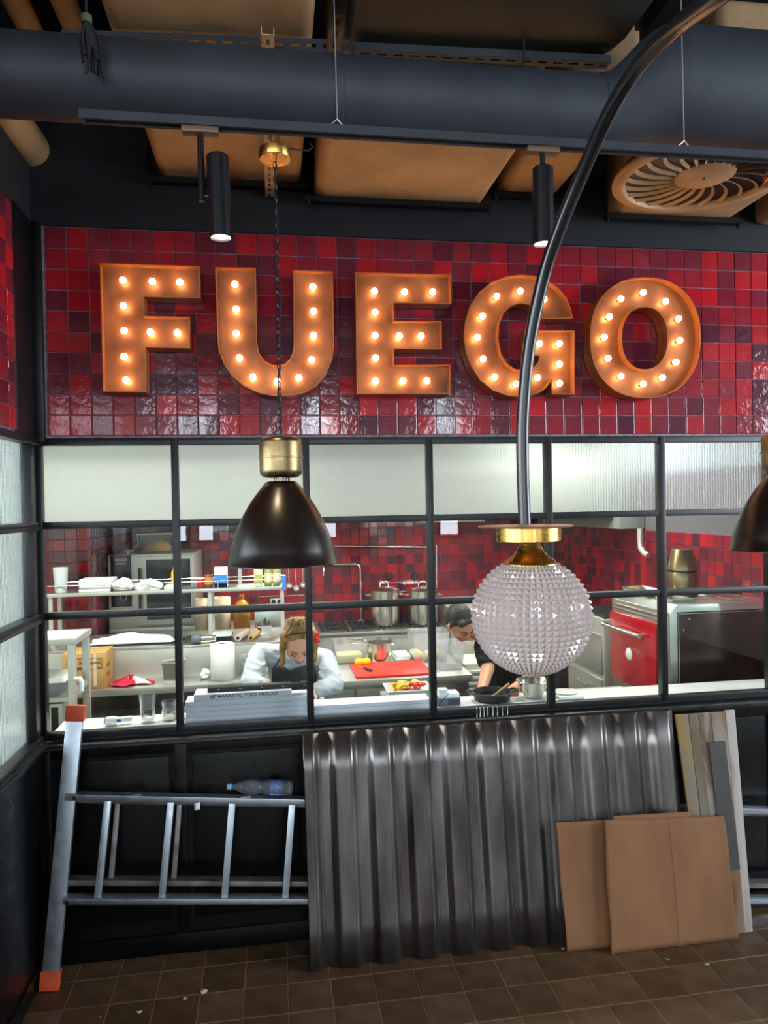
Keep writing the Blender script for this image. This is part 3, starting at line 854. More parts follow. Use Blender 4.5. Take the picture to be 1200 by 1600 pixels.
# lighting track
TY = -1.62; TZ = 3.258
t = thing('track_rail', 'long black lighting track hung on thin wires', 'track', (1.6, TY, TZ))
xl = px(133, 190, y=TY).x
MB().box((xl, TY-.018, TZ-.012), (4.4, TY-.012, TZ+.012)).box((xl, TY+.012, TZ-.012), (4.4, TY+.018, TZ+.012)).box((xl, TY-.012, TZ+.004), (4.4, TY+.012, TZ+.012)).build('rail', MATS['navy_duct'], t, smooth=0)
MB().box((xl-.012, TY-.0185, TZ-.0125), (xl, TY+.0185, TZ+.0125)).build('end_cap', MATS['navy_duct'], t)
MB().box((xl, TY-.010, TZ-.004), (4.38, TY+.010, TZ+.003)).build('conductor', mat('copper_lit_tan', '#6d5546', .5, .5), t)
mat('wire', '#b9b6b4', .35, .8)
for a, b_ in ((527, 190), (1069, 225)):
    w0 = px(a, b_, y=TY)
    wo = MB().cyl((w0.x, TY, TZ+.035), (w0.x-.01, TY, CEIL), .0016, n=6).build('wire', MATS['wire'], t)
    MB().tube([(w0.x-.045, TY, TZ+.013), (w0.x-.018, TY, TZ+.020), (w0.x, TY, TZ+.036), (w0.x+.014, TY, TZ+.020), (w0.x+.04, TY, TZ+.013)], .0022, n=6).build('clip', MATS['wire'], t)
def spot(x, ztop, zlow, dxs, label, tilt=0.0):
    t = thing('track_spotlight', label, 'spotlight', (x, TY, ztop), group='track spotlights')
    R_ = .0305
    sx = x - dxs
    B('adapter', MATS['copper_lit_tan'], (sx-.05, TY-.016, TZ-.030), (sx+.05, TY+.016, TZ-.0125), t, bev=.004)  # tan tone of the lighting put into the adapter's colour
    MB().cyl((sx, TY, TZ-.03), (sx, TY, ztop-.13 if dxs else ztop+.01), .009 if dxs else .008, n=14).build('stem', MATS['black_gloss'], t)
    if dxs: MB().cyl((sx, TY, ztop-.115), (x-R_+.004, TY, ztop-.115), .006, n=10).build('pivot', MATS['black_gloss'], t)
    b = MB().lathe((0, 0, 0), [(0, 0), (R_-.004, 0), (R_, -.004), (R_, -(ztop-zlow)), (R_-.003, -(ztop-zlow)), (R_-.003, -(ztop-zlow)+.006)], n=30)
    tr = Matrix.Translation((x, TY, ztop)) @ Matrix.Rotation(tilt, 4, 'Y')
    b.v = [tr @ v for v in b.v]
    b.build('barrel', MATS['black_gloss'], t)
    b = MB().lathe((0, 0, 0), [(0, -(ztop-zlow)+.006), (R_-.0035, -(ztop-zlow)+.006), (R_-.0035, -(ztop-zlow)+.012), (0, -(ztop-zlow)+.012)], n=24)
    b.v = [tr @ v for v in b.v]
    b.build('lens', MATS['lens'], t)
    l = bpy.data.lights.new('spot', 'SPOT'); l.energy = 30; l.color = (1, .78, .5); l.spot_size = math.radians(75); l.spot_blend = .6; l.shadow_soft_size = .025
    lo = bpy.data.objects.new('spot_light', l); COL.objects.link(lo); lo.parent = t
    lo.location = (0, 0, -(ztop-zlow)-.005)
s1 = px(340, 243, y=TY); s2 = px(343, 372, y=TY); s3 = px(848, 262, y=TY); s4 = px(846, 382, y=TY)
spot(s1.x, s1.z, s2.z, s1.x-px(313, 205, y=TY).x, 'black cylinder spotlight on a side stem, above the letter U', tilt=-.02)
spot(s3.x, s3.z, s4.z, 0.0, 'black cylinder spotlight on a short stem, above the letter G', tilt=.01)

# cable bundle hanging over the round duct
t = thing('cable_bundle', 'bundle of black cables tied and hanging over the duct at top left', 'cables', (.6, RY-.16, 3.6))
c0 = px(135, 30, y=RY-.15); rr = random.Random(5)
for k in range(18):
    e = px(128+rr.uniform(0, 34), 85+rr.uniform(0, 40), y=RY-.15-rr.uniform(0, .03))
    m0 = (c0 + e)/2 + Vector((rr.uniform(-.015, .015), rr.uniform(-.01, .01), 0))
    MB().tube([(c0.x, c0.y+.0, CEIL), c0 + Vector((0, 0, .1)), c0, m0, e], .0042, n=6).build('cable', MATS['black_rubber'], t)
MB().lathe(c0, [(.012, -.012), (.016, -.01), (.016, .01), (.012, .012)], n=14, close=True).build('tie', mat('tie_green', '#4b5238', .6), t)

# ------------------------------------------------------------------ pendants
def bell_pendant(x, y, zr, label, chain_top, first=None):
    t = thing('bell_pendant', label, 'pendant lamp', (x, y, zr), group='bell pendants with brass tops')
    R_ = .176
    prof = [(R_+.003, .0), (R_+.0035, .004), (R_, .007), (R_-.006, .05), (R_-.02, .10), (R_-.045, .16), (R_-.075, .21), (R_-.105, .25), (.052, .273), (.044, .276)]
    inn = [(max(.02, r-.004), z-.0015) for r, z in reversed(prof)]
    MB().lathe((x, y, zr), prof + inn[:-1] + [(R_-.002, .001)], n=64, close=True).build('shade', MATS['lamp_black'], t, smooth=60)
    for k in range(3):
        a = 2*math.pi*k/3 + .5
        MB().cyl((x+.030*math.cos(a), y+.030*math.sin(a), zr+.272), (x+.030*math.cos(a), y+.030*math.sin(a), zr+.293), .005, n=10).build('post', MATS['brass_aged'], t)
    MB().cyl((x, y, zr+.25), (x, y, zr+.2925), .018, n=18).build('neck', MATS['steel_dark'], t)
    cap = [(0, .289), (.052, .289), (.062, .294), (.069, .302), (.0705, .312), (.0705, .352), (.0735, .353), (.0735, .358), (.0705, .359), (.0705, .404), (.069, .412), (.064, .418), (.058, .420), (0, .421)]
    MB().lathe((x, y, zr), cap, n=48).build('brass_cap', MATS['brass_aged'], t, smooth=35)
    MB().lathe((x, y, zr), [(0, .16), (.02, .158), (.033, .13), (.036, .10), (.028, .07), (0, .058)], n=20).build('bulb', mat('bulb_off', '#e8e4da', .2, spec=.6), t)
    MB().cyl((x, y, zr+.15), (x, y, zr+.26), .02, n=14).build('socket', MATS['black_matte'], t)
    # ring, chain links, flex
    MB().lathe((x, y, zr+.43), [(.010, -.012), (.012, -.010), (.012, .003), (.010, .004), (0, .005)], n=12).build('hook', MATS['black_steel'], t)
    link = None; L = .022
    zc = zr+.44; i = 0
    while zc < chain_top-.01:
        if link is None:
            pts = []
            for q in range(13):
                a = 2*math.pi*q/12
                pts.append((.0065*math.cos(a), 0, .011*math.sin(a)+(.003 if math.sin(a) > 0 else -.003)))
            o = MB().tube(pts, .0018, n=5, caps=False).build('chain_link', MATS['black_steel'], t, local=True); link = o.data
        else:
            o = bpy.data.objects.new('chain_link', link); COL.objects.link(o); o.parent = t
        o.location = (0, 0, zc-zr); o.rotation_euler = (0, 0, (i % 2)*math.pi/2 + .4)
        zc += L; i += 1
    fx = [Vector((x+.004*math.sin(q*1.1)+(.010 if 8 < q < 14 else .0)*math.sin((q-8)/6*math.pi), y-.009, zr+.43+(chain_top-zr-.43)*q/24)) for q in range(25)]
    MB().tube(fx, .0022, n=6).build('flex', MATS['black_rubber'], t)
    ct = chain_top
    cn = MB().lathe((x, y, ct), [(0, 0), (.050, .0), (.052, .003), (.052, .033), (.050, .035), (0, .035)], n=40).build('canopy', MATS['brass'], t, smooth=35)
    for s_ in (-1, 1): MB().cyl((x+s_*.012, y, ct+.035), (x+s_*.012, y, 3.4298 if x < 2.3 else 3.4775), .004, n=8).build('fixing', MATS['brass_aged'], t)
    if x < 2.3: MB().tube([(x+.04, y-.02, ct+.034), (x+.07, y-.02, ct+.028), (x+.11, y-.015, ct+.030), (x+.125, y-.01, ct+.045), (x+.115, y-.004, ct+.06)], .0025, n=6).build('cable_tail', MATS['black_rubber'], t)
    return t
lp = px(442, 880, y=-1.25)
bell_pendant(lp.x, -1.25, 2.003, 'black bell pendant with brass top hanging in front of the windows', px(432, 250, y=-1.25).z)
bell_pendant(2.942, -1.30, 2.005, 'black bell pendant with brass top cut off by the right edge', 3.335)

# ------------------------------------------------------------------ arc lamp with faceted glass globe
gc = px(830, 962, y=-1.95)
t = thing('arc_lamp', 'black arched floor lamp with a faceted pink glass globe', 'arc lamp', (2.55, -4.55, FLZ))
gx = px(820, 823, y=-1.95).x; gtop = gc.z + .148
# faceted globe
rg = .1445
v = []; f = []
nl, nc = 25, 52
th0, th1 = math.radians(26), math.radians(172)
cx_, cy_, cz_ = gc
def sp(r, th, ph): return (gc.x + r*math.sin(th)*math.cos(ph), gc.y + r*math.sin(th)*math.sin(ph), gc.z + r*math.cos(th)*.985)
b = MB()
for i in range(nl+1):
    th = th0+(th1-th0)*i/nl
    for j in range(nc): v.append(sp(rg, th, 2*math.pi*j/nc))
apex = len(v)
for i in range(nl):
    th = th0+(th1-th0)*(i+.5)/nl
    for j in range(nc): v.append(sp(rg+.0066, th, 2*math.pi*(j+.5)/nc))
for i in range(nl):
    for j in range(nc):
        q = (j+1) % nc; a = apex+i*nc+j
        c4 = (i*nc+j, i*nc+q, (i+1)*nc+q, (i+1)*nc+j)
        for e in range(4): f.append((c4[(e+1) % 4], c4[e], a))
bot = len(v); v.append(sp(rg, math.pi, 0))
for j in range(nc): f.append((nl*nc+(j+1) % nc, nl*nc+j, bot))
# inner wall
inn0 = len(v); mi_ = 20
for i in range(mi_+1):
    th = th0+(math.pi-.02-th0)*i/mi_
    for j in range(nc): v.append(sp(rg-.006, th, 2*math.pi*j/nc))
for i in range(mi_):
    for j in range(nc):
        q = (j+1) % nc; f.append((inn0+i*nc+j, inn0+i*nc+q, inn0+(i+1)*nc+q, inn0+(i+1)*nc+j))
f.append(tuple(inn0+mi_*nc+j for j in range(nc)))
for j in range(nc):
    q = (j+1) % nc; f.append((j, q, inn0+q, inn0+j))
b.add(v, f)
mat('pink_glass', '#ffeae2', 0.03, trans=.58, ior=1.42, spec=.7)
globe = b.build('glass_globe', MATS['pink_glass'], t, smooth=0)
zt = gc.z + rg*.985*math.cos(th0)      # top opening
MB().lathe((gc.x, gc.y, zt), [(.066, -.004), (.068, .002), (.062, .009), (.046, .020), (.033, .036), (.026, .052), (.024, .060), (0, .060)], n=48).build('brass_neck', MATS['brass'], t, smooth=60)
zc = zt+.058
MB().lathe((gc.x-.004, gc.y, zc), [(0, 0), (.078, 0), (.080, .002), (.080, .034), (.078, .036), (0, .036)], n=56).build('brass_drum', MATS['brass'], t, smooth=35)
MB().lathe((gc.x-.012, gc.y, zc+.036), [(0, .0), (.116, .0), (.117, .002), (.116, .004), (0, .004)], n=64).build('cover_disc', mat('disc_brown', '#8a6654', .35, .4), t, smooth=35)
MB().cyl((gc.x, gc.y, zt-.055), (gc.x, gc.y, zt-.001), .024, n=20).build('bulb_socket', MATS['black_gloss'], t)
MB().lathe((gc.x, gc.y, zt-.10), [(0, -.03), (.018, -.026), (.03, -.01), (.032, .005), (.024, .03), (.014, .046)], n=20).build('bulb', mat('bulb_clear', '#f4f2ea', .1, trans=.8), t)
# arched tube through measured points that come nearer as they rise
ap = []
for a, b_, yy in ((820, 823, -1.95), (817, 740, -1.952), (817, 650, -1.962), (827, 540, -1.99), (850, 430, -2.04), (877, 350, -2.10), (910, 270, -2.175), (950, 180, -2.28), (1000, 100, -2.41), (1060, 40, -2.55), (1120, -5, -2.70)):
    ap.append(px(a, b_, y=yy))
ap[0].z = zc+.042
ex = ap[-1]; base_p = Vector((2.55, -4.55, FLZ))
d = (ap[-1]-ap[-2]).normalized()
P0, P3 = ex, Vector((2.55, -4.55, 1.9)); P1 = ex + d*.55; P2 = P3 + Vector((0, 0, 1.15))
arc = list(ap)
for i in range(1, 17):
    s_ = i/16; arc.append(P0*((1-s_)**3) + P1*(3*s_*(1-s_)**2) + P2*(3*s_*s_*(1-s_)) + P3*(s_**3))
arc.append(Vector((2.55, -4.55, .05)))
# smooth the measured part
def cr(pts, k=6):
    out = []
    for i in range(len(pts)-1):
        p0 = pts[max(i-1, 0)]; p1 = pts[i]; p2 = pts[i+1]; p3 = pts[min(i+2, len(pts)-1)]
        for s in range(k):
            u = s/k
            out.append(.5*((2*p1) + (p2-p0)*u + (2*p0-5*p1+4*p2-p3)*u*u + (-p0+3*p1-3*p2+p3)*u**3))
    out.append(pts[-1]); return out
MB().tube(cr(arc, 4), .0155, n=16).build('arched_arm', MATS['black_gloss'], t, smooth=80)
MB().lathe((2.55, -4.55, FLZ), [(0, 0), (.17, 0), (.175, .005), (.175, .03), (.165, .04), (.02, .05), (0, .05)], n=48).build('base', MATS['black_gloss'], t)

# ------------------------------------------------------------------ things leaning on the black base wall
# -- ladder lying on its edge along the wall
t = thing('ladder', 'aluminium two-section ladder lying on its side along the black wall', 'ladder', (1.8, -.17, FLZ))
A = MATS['alu']
lt = px(110, 1115, y=-.155); lb_ = px(73, 1545, y=-.21)
ztop, zbot = lt.z, FLZ
# stabiliser bar: leans with its foot further out
bt = Vector((lt.x, -.050, lt.z+.012)); bb = Vector((lb_.x+.004, -.185, FLZ))
dvec = (bb-bt).normalized()
MB().beam(bt + dvec*.05, bb - dvec*.055, .075, .03, up=(0, -1, 0)).build('stabiliser_bar', A, t, bev=.004)
for nm, q0, q1 in (('end_cap', bt, bt + dvec*.075), ('end_cap', bb - dvec*.085, bb - dvec*.002)):
    MB().beam(q0, q1, .086, .042, up=(0, -1, 0)).build(nm, MATS['orange_rubber'], t, bev=.006)
XA, XB = .125, 3.93
def sloped(u0, u1, v0, v1, y0, y1, m, nm):
    # u*: heights at XA (low, high); v*: heights at XB
    MB().hexa([(XA, y0, u0), (XB, y0, v0), (XB, y1, v0), (XA, y1, u0), (XA, y0, u1), (XB, y0, v1), (XB, y1, v1), (XA, y1, u1)]).build(nm, m, t, bev=.003)
SL = -.100   # fall per metre
dzx = SL*(XB-XA)*1.0
zu = .845; zl = .388
sloped(zu, zu+.028, zu+dzx, zu+.028+dzx, -.122, -.070, A, 'rail')
sloped(zl, zl+.028, zl+dzx, zl+.028+dzx, -.182, -.127, A, 'rail')
# second section behind
sloped(zu-.034, zu-.010, zu-.034+dzx, zu-.010+dzx, -.066, -.016, MATS['alu_dull'], 'rail')
sloped(zl+.055, zl+.080, zl+.055+dzx, zl+.080+dzx, -.118, -.062, MATS['alu_dull'], 'rail')
for k in range(12):
    xx = .303 + .2875*k
    zz = SL*(xx-XA)
    MB().beam((xx-.030, -.155, zl+.028+zz), (xx+.012, -.096, zu+zz), .032, .026, up=(0, 1, 0)).build('rung', A, t, bev=.003)
    if k in (0, 1, 4, 9):
        MB().beam((xx-.018+.035, -.092, zl+.08+zz), (xx+.010+.035, -.042, zu-.034+zz), .024, .024, up=(0, 1, 0)).build('rung', MATS['alu_dull'], t, bev=.003)
for xx, zz in ((XA+.045, zu+.010), (XA+.02, zl+.012)):
    MB().cyl((xx, -.129 if zz > .6 else -.189, zz), (xx, -.121 if zz > .6 else -.181, zz), .009, n=14).build('bolt', MATS['steel_dark'], t)
for xx in (.42, .93, 2.0):
    MB().box((xx, -.115, zu+.024+SL*(xx-XA)), (xx+.05, -.080, zu+.0315+SL*(xx-XA))).build('stop_bracket', MATS['alu_dull'], t, bev=.002)
p = px(305, 1272, y=-.2)
MB().grid(lambda a, b: (p.x-.012+.026*a, -.1235-.004*math.sin(a*3), zu+SL*(p.x-XA)+.001-.035*b+.006*a), 4, 4).build('tape_scrap', MATS['white_paper'], t, solid=.001)

# -- bottle lying on the upper rail
LB = 1.17
tb = thing('water_bottle', 'crumpled clear plastic water bottle lying on top of the ladder', 'bottle', (.98, -.088, zu+.03+SL*.9))
x0 = px(355, 1228, y=-.09).x; x1 = px(459, 1236, y=-.09).x; Lb = x1-x0
R_ = .0365
slope = math.atan(SL)
zt_ = zu+.028+SL*(x0-XA)+R_+.006
M_ = Matrix.Translation((x0, -.088, zt_)) @ Matrix.Rotation(-slope+.0, 4, 'Y')
def lx(prof, n=28):
    b = MB().lathe((0, 0, 0), prof, n=n, axis='X'); b.v = [M_ @ v for v in b.v]; return b
k = Lb
body = [(.0125, .018), (.0128, .03), (.018, .05), (.028, .075), (.0345, .10), (R_, .125), (R_-.002, .15), (.027, .165), (R_-.003, .18), (R_, .20), (R_-.0015, .24), (R_, .27), (R_-.003, .278), (R_, .286), (R_-.002, k-.02), (.03, k-.004), (.012, k), (0, k-.006)]
body = [(r, h*k/.33 if h < .29 else h) for r, h in body]
lx(body).build('body', MATS['pet'], tb, smooth=50)
lx([(0, -.002), (.0135, -.002), (.0145, .001), (.0145, .020), (0, .020)], 20).build('cap', mat('cap_blue', '#7db4de', .4), tb)
b = MB()
def lab(a, c):
    an = math.radians(-150+ 220*c); r = R_+.0006
    return M_ @ Vector((.205+.062*a, r*math.cos(an), r*math.sin(an)))
b.grid(lab, 6, 18); b.build('label_wrap', mat('label_blue', '#8fb7e6', .4, var='#3e66b4', vscale=60), tb, solid=.0004)
def lab2(a, c):
    an = math.radians(-165+ 40*c); r = R_-.004
    return M_ @ Vector((.088+.03*a, r*math.cos(an)*.95, r*math.sin(an)))
MB().lathe(M_ @ Vector((.30, 0, 0)), [(R_+.0004, -.004), (R_+.0008, .0), (R_+.0004, .004)], n=24, axis='X').build('ridge', MATS['pet'], tb)

# -- corrugated steel sheet
sh_top = [px(470, 1147, y=-.052), px(1052, 1113, y=-.055)]
SX0, SX1 = 1.234, 3.185
mat('corrugated', '#7d7876', 0.35, 0.85, var='#544d49', vscale=5, vstretch=(1.5, 1.5, .25), rvar=.14, bump=.05, bscale=14, detail=8)
pitch = .1865
NW = (SX1-SX0)/pitch
def prof(u):     # distance of the sheet towards the viewer, u in wave units
    q = (u+.14) % 1.0
    # crest .0-.46 (flat), slope, valley
    def sm(x): x = max(0, min(1, x)); return x*x*(3-2*x)
    if q < .36: return 1.0
    if q < .58: return 1-sm((q-.36)/.22)
    if q < .78: return 0.0
    return sm((q-.78)/.22)
yb, yt = -.275, -.135
ztp = 1.085
HSH = ztp - FLZ
def sheet(a, c):
    x = SX0 + (SX1-SX0)*a
    d = prof(a*NW)*.031
    z = FLZ + HSH*c
    y = yb+(yt-yb)*c
    dirn = Vector((0, -(HSH), -(yt-yb)))     # towards the viewer, square to the sheet
    dirn = Vector((0, -HSH, (yt-yb))).normalized()
    return Vector((x + .010*(1-c), y, z)) + dirn*(d-.031)
b = MB().grid(sheet, 300, 6)
b.v = [Vector((v.x, v.y, max(v.z, FLZ+.0012))) for v in b.v]
o = b.build('corrugated_sheet', MATS['corrugated'], None, smooth=60, solid=.0016)
tag(o, 'dark rusty corrugated steel sheet leaning on the black wall', 'metal sheet')

# -- board of weathered planks behind
t = thing('plank_board', 'board of weathered peeling wooden planks leaning behind the cardboard', 'board', (3.35, -.33, FLZ))
pb0 = px(1175, 1458, z=FLZ); pt1 = px(1146, 1110, y=-.10)
yb2 = -.335; yt2 = -.103; zt2 = pt1.z
edges_top = [px(a, 1111, y=yt2).x for a in (1046, 1073, 1088, 1108, 1131, 1146)]
edges_top[0] = max(edges_top[0], 3.2)
xr_b = px(1174, 1458, y=yb2).x
shift = xr_b - edges_top[-1]
pm = [mat('plank_ochre', '#86693a', .8, var='#6f695c', vscale=5, vstretch=(2, 2, .25), bump=.2, bscale=20, detail=8, contrast=(.42, .58)),
      mat('plank_grey', '#716f64', .8, var='#615339', vscale=5, vstretch=(2, 2, .22), bump=.2, bscale=20, detail=8),
      mat('plank_brown', '#5f4b3b', .8, var='#857c6e', vscale=5, vstretch=(3, 3, .2), bump=.2, bscale=20, detail=8, contrast=(.45, .6)),
      mat('plank_rust', '#6b482a', .8, var='#857c6e', vscale=4, vstretch=(2, 2, .3), bump=.2, bscale=20, detail=8),
      mat('plank_pale', '#a39992', .8, var='#75584b', vscale=4, vstretch=(2, 2, .3), bump=.2, bscale=20, detail=8, contrast=(.5, .72))]
for i in range(5):
    a, c = edges_top[i]+.0012, edges_top[i+1]-.0012
    th = .014 + (.002 if i % 2 else 0)
    p8 = []
    for (yy, zz, s_) in ((yb2, FLZ, shift), (yt2, zt2+(.0 if i < 4 else .006), 0)):
        if s_ != 0:
            kx = lambda x: 3.205 + (xr_b-3.205)*(x-edges_top[0])/(edges_top[-1]-edges_top[0])
            p8 += [(kx(a), yy-th, zz), (kx(c), yy-th, zz), (kx(c), yy, zz), (kx(a), yy, zz)]
        else: p8 += [(a, yy-th, zz), (c, yy-th, zz), (c, yy, zz), (a, yy, zz)]
    MB().hexa(p8).build('plank', pm[i], t, bev=.0015)
# dark inset strip on the board
q0 = px(1102, 1158, y=-.135); q1 = px(1127, 1158, y=-.135)
def onb(x, z, off=0.0):
    s_ = 1-(z-FLZ)/(zt2-FLZ)
    return Vector((x+shift*s_*.35, yt2+(yb2-yt2)*s_-.0175-off, z))
zA = q0.z; zB = .30
xa0 = q0.x - shift*(1-(zA-FLZ)/(zt2-FLZ)); xa1 = q1.x - shift*(1-(zA-FLZ)/(zt2-FLZ))
MB().hexa([onb(xa0, zB, .006), onb(xa1, zB, .006), onb(xa1, zB), onb(xa0, zB), onb(xa0, zA, .006), onb(xa1, zA, .006), onb(xa1, zA), onb(xa0, zA)]).build('dark_strip', mat('strip_dark', '#3f3a36', .6, var='#332e2a', vscale=6), t)

# -- cardboard sheets
def card(name, label, pts, ytop, ybot, th, crease=None, wob=.0, group='cardboard sheets leaning together'):
    """pts: four picture points tl, tr, br, bl"""
    tl, tr = px(*pts[0], y=ytop), px(*pts[1], y=ytop)
    br, bl = px(*pts[2], y=ybot), px(*pts[3], y=ybot)
    zmin = FLZ+.0012
    bl.z = zmin; br.z = zmin
    t = thing(name, label, 'cardboard', tuple((bl+br)/2), group=group)
    def fn(a, c):
        p = (bl*(1-a)+br*a)*(1-c) + (tl*(1-a)+tr*a)*c
        bulge = wob*math.sin(a*3.1)*math.sin(c*3.1)
        if crease: bulge -= .012*max(0, 1-abs(a-crease)/.03)*-.35
        q = p + Vector((.0035*math.sin(c*9+a) if a in (0., 1.) else 0, -bulge, 0))
        return q
    o = MB().grid(fn, 40, 24).build('sheet', MATS['cardboard'], t, smooth=60, solid=th)
    if crease:
        b = MB().grid(lambda a, c: fn(crease-.004+.008*a, c)+Vector((0, -th/2-.0012, 0)), 2, 20)
        b.build('fold_line', MATS['cardboard_edge'], t)
    return t
card('cardboard_sheet', 'narrow brown cardboard sheet at the left of the pair', ((868, 1285), (950, 1281), (962, 1484), (886, 1487)), -.228, -.338, .006, wob=.006)
card('cardboard_sheet', 'broad creased cardboard sheet with a fold down its middle', ((943, 1281), (1131, 1275), (1153, 1475), (955, 1483)), -.268, -.392, .007, crease=.53, wob=.008)
card('cardboard_sheet', 'cardboard sheet mostly hidden behind the broad creased one', ((957, 1275), (1078, 1268), (1100, 1472), (975, 1478)), -.254, -.374, .006, wob=.0)

# -- litter on the floor
def scrap(a, b_, r, m, label, name='paper_scrap'):
    p = px(a, b_, z=FLZ); rr = random.Random(int(a*7+b_))
    b = MB(); n_ = 7; v = [(p.x, p.y, FLZ+.001)]
    for i in range(n_):
        an = 2*math.pi*i/n_; q = r*rr.uniform(.5, 1.2); v.append((p.x+q*math.cos(an), p.y+q*.8*math.sin(an), FLZ+rr.uniform(.001, .006)))
    top = (p.x, p.y, FLZ+r*.35)
    v.append(top)
    f = [(0, 1+(i+1) % n_, 1+i) for i in range(n_)] + [(n_+1, 1+i, 1+(i+1) % n_) for i in range(n_)]
    b.add(v, f); o = b.build(name, m, None, smooth=0)
    tag(o, label, 'litter', 'litter on the dark floor tiles')
mat('litter_white', '#b9b0a2', .9); mat('litter_tan', '#a57552', .9)
scrap(318, 1550, .022, MATS['litter_white'], 'largest pale paper scrap on the floor below the ladder')
scrap(290, 1562, .012, MATS['litter_white'], 'small pale scrap left of the largest floor scrap')
scrap(217, 1582, .014, MATS['litter_white'], 'pale scrap on the floor near the bottom edge, under the ladder')
scrap(157, 1590, .007, MATS['litter_white'], 'tiny pale crumb on the floor nearest the lower left corner')
scrap(958, 1490, .016, MATS['litter_tan'], 'torn tan fleck at the foot of the cardboard', 'cardboard_fleck')
scrap(1042, 1500, .012, MATS['litter_tan'], 'orange-tan fleck on the floor before the broad cardboard', 'cardboard_fleck')
scrap(1105, 1508, .013, MATS['litter_white'], 'pale curled shaving on the floor before the plank board')
scrap(975, 1521, .005, MATS['litter_white'], 'tiny pale crumb on the floor in front of the cardboard pair')
scrap(880, 1483, .008, MATS['litter_white'], 'white fleck between the corrugated sheet and the narrow cardboard')

# ------------------------------------------------------------------ kitchen furniture
ST = MATS['steel']; SS = MATS['steel_satin']; SB = MATS['steel_bright']
def legs4(t, x0, x1, y0, y1, z0, z1, w_=.035, m=None, nm='leg'):
    for x in (x0, x1-w_):
        for y in (y0, y1-w_):
            B(nm, m or SS, (x, y, z0), (x+w_, y+w_, z1), t, bev=.003)
PZ = 1.105
t = thing('pass_counter', 'narrow white pass counter just inside the kitchen windows', 'counter', (2.0, .18, 0))
B('top', mat('pass_white', '#e9e9e6', .35), (.02, .060, PZ-.03), (4.2, .31, PZ), t, bev=.003)
B('back_panel', SS, (.02, .112, .25), (4.2, .125, PZ-.03), t)
for x in (.1, 1.4, 2.7, 4.05): B('leg', SS, (x, .25, 0), (x+.04, .29, PZ-.03), t)

# left tall rack
t = thing('steel_rack', 'tall stainless rack at the left edge of the kitchen windows', 'rack', (-.45, 1.1, 0))
RX0, RX1, RY0, RY1 = -1.0, px(119, 1000, y=.9).x, .90, 1.28
rz_ = px(119, 998, y=.9).z
B('top_shelf', SS, (RX0, RY0, rz_-.035), (RX1, RY1, rz_), t, bev=.003)
legs4(t, RX0, RX1-.012, RY0+.005, RY1, 0, rz_-.035, .042)
B('shelf', SS, (RX0, RY0+.01, 1.05), (RX1-.055, RY1-.01, 1.075), t)
B('shelf', SS, (RX0, RY0+.01, .68), (RX1-.055, RY1-.01, .70), t)
B('side_rail', SS, (RX1-.04, RY0+.04, 1.075), (RX1-.02, RY1-.04, 1.10), t)
tap = MB().tube([Vector((RX1-.015, RY0+.01, 1.185)), Vector((RX1+.02, RY0-.01, 1.188)), Vector((RX1+.030, RY0-.012, 1.17)), Vector((RX1+.028, RY0-.012, 1.125)), Vector((RX1+.036, RY0-.014, 1.112))], .011, n=12, rad=[.012, .016, .014, .010, .010]).build('tap', MATS['white_plastic'], t)
# paper on the rack
o = MB().grid(lambda a, b: (-.34+.25*a, RY0+.03+.28*b, rz_+.0012+.004*math.sin(a*3)*b), 6, 6).build('paper_sheet', MATS['white_paper'], None, solid=.001)
tag(o, 'white sheets of paper on top of the tall stainless rack', 'paper')
t = thing('storage_tub', 'grey tub with white lid on the middle shelf of the rack', 'tub', (-.3, 1.08, 1.076))
MB().hexa([(-.48, .95, 1.076), (-.19, .95, 1.076), (-.19, 1.22, 1.076), (-.48, 1.22, 1.076), (-.51, .955, 1.155), (-.165, .955, 1.155), (-.165, 1.23, 1.155), (-.51, 1.23, 1.155)]).build('body', mat('tub_grey', '#7d8388', .5), t, bev=.006)
MB().hexa([(-.52, .95, 1.1555), (-.155, .95, 1.1555), (-.155, 1.236, 1.1555), (-.52, 1.236, 1.1555), (-.50, .965, 1.185), (-.175, .965, 1.185), (-.175, 1.225, 1.185), (-.50, 1.225, 1.185)]).build('lid', MATS['white_plastic'], t, bev=.004)
t = thing('steel_appliance', 'grey steel appliance with a dark slot on the lower rack shelf', 'appliance', (-.3, 1.08, .70))
B('housing', SS, (-.46, .95, .701), (-.17, 1.22, 1.03), t, bev=.006)
B('dark_slot', MATS['black_matte'], (-.235, .946, .84), (-.195, .951, 1.01), t)

# stainless bench with upstand
BZ = .90
BX0, BX1 = -.98, 1.25
t = thing('steel_bench', 'long stainless bench with a raised back ledge behind the pass', 'bench', (.1, 2.1, 0))
B('worktop', ST, (BX0, 1.80, BZ-.05), (BX1, 2.12, BZ), t, bev=.004)
B('upstand', SS, (BX0, 2.12, BZ-.05), (BX1, 2.14, 1.115), t, bev=.003)
B('raised_ledge', ST, (BX0, 2.13, 1.117), (BX1, 2.82, 1.135), t, bev=.003)
legs4(t, BX0+.02, BX1-.02, 1.82, 2.80, 0, BZ-.05, .04)
for y in (2.76,):
    for x in (BX0+.02, BX1-.06): B('leg_extension', SS, (x, y, BZ-.05), (x+.04, y+.04, 1.117), t)
B('undershelf', SS, (BX0+.02, 1.84, .55), (BX1-.02, 2.74, .57), t)
B('dark_panel', MATS['steel_dark'], (-.9, 2.5, .57), (1.2, 2.52, .85), t)
LZ = 1.1355

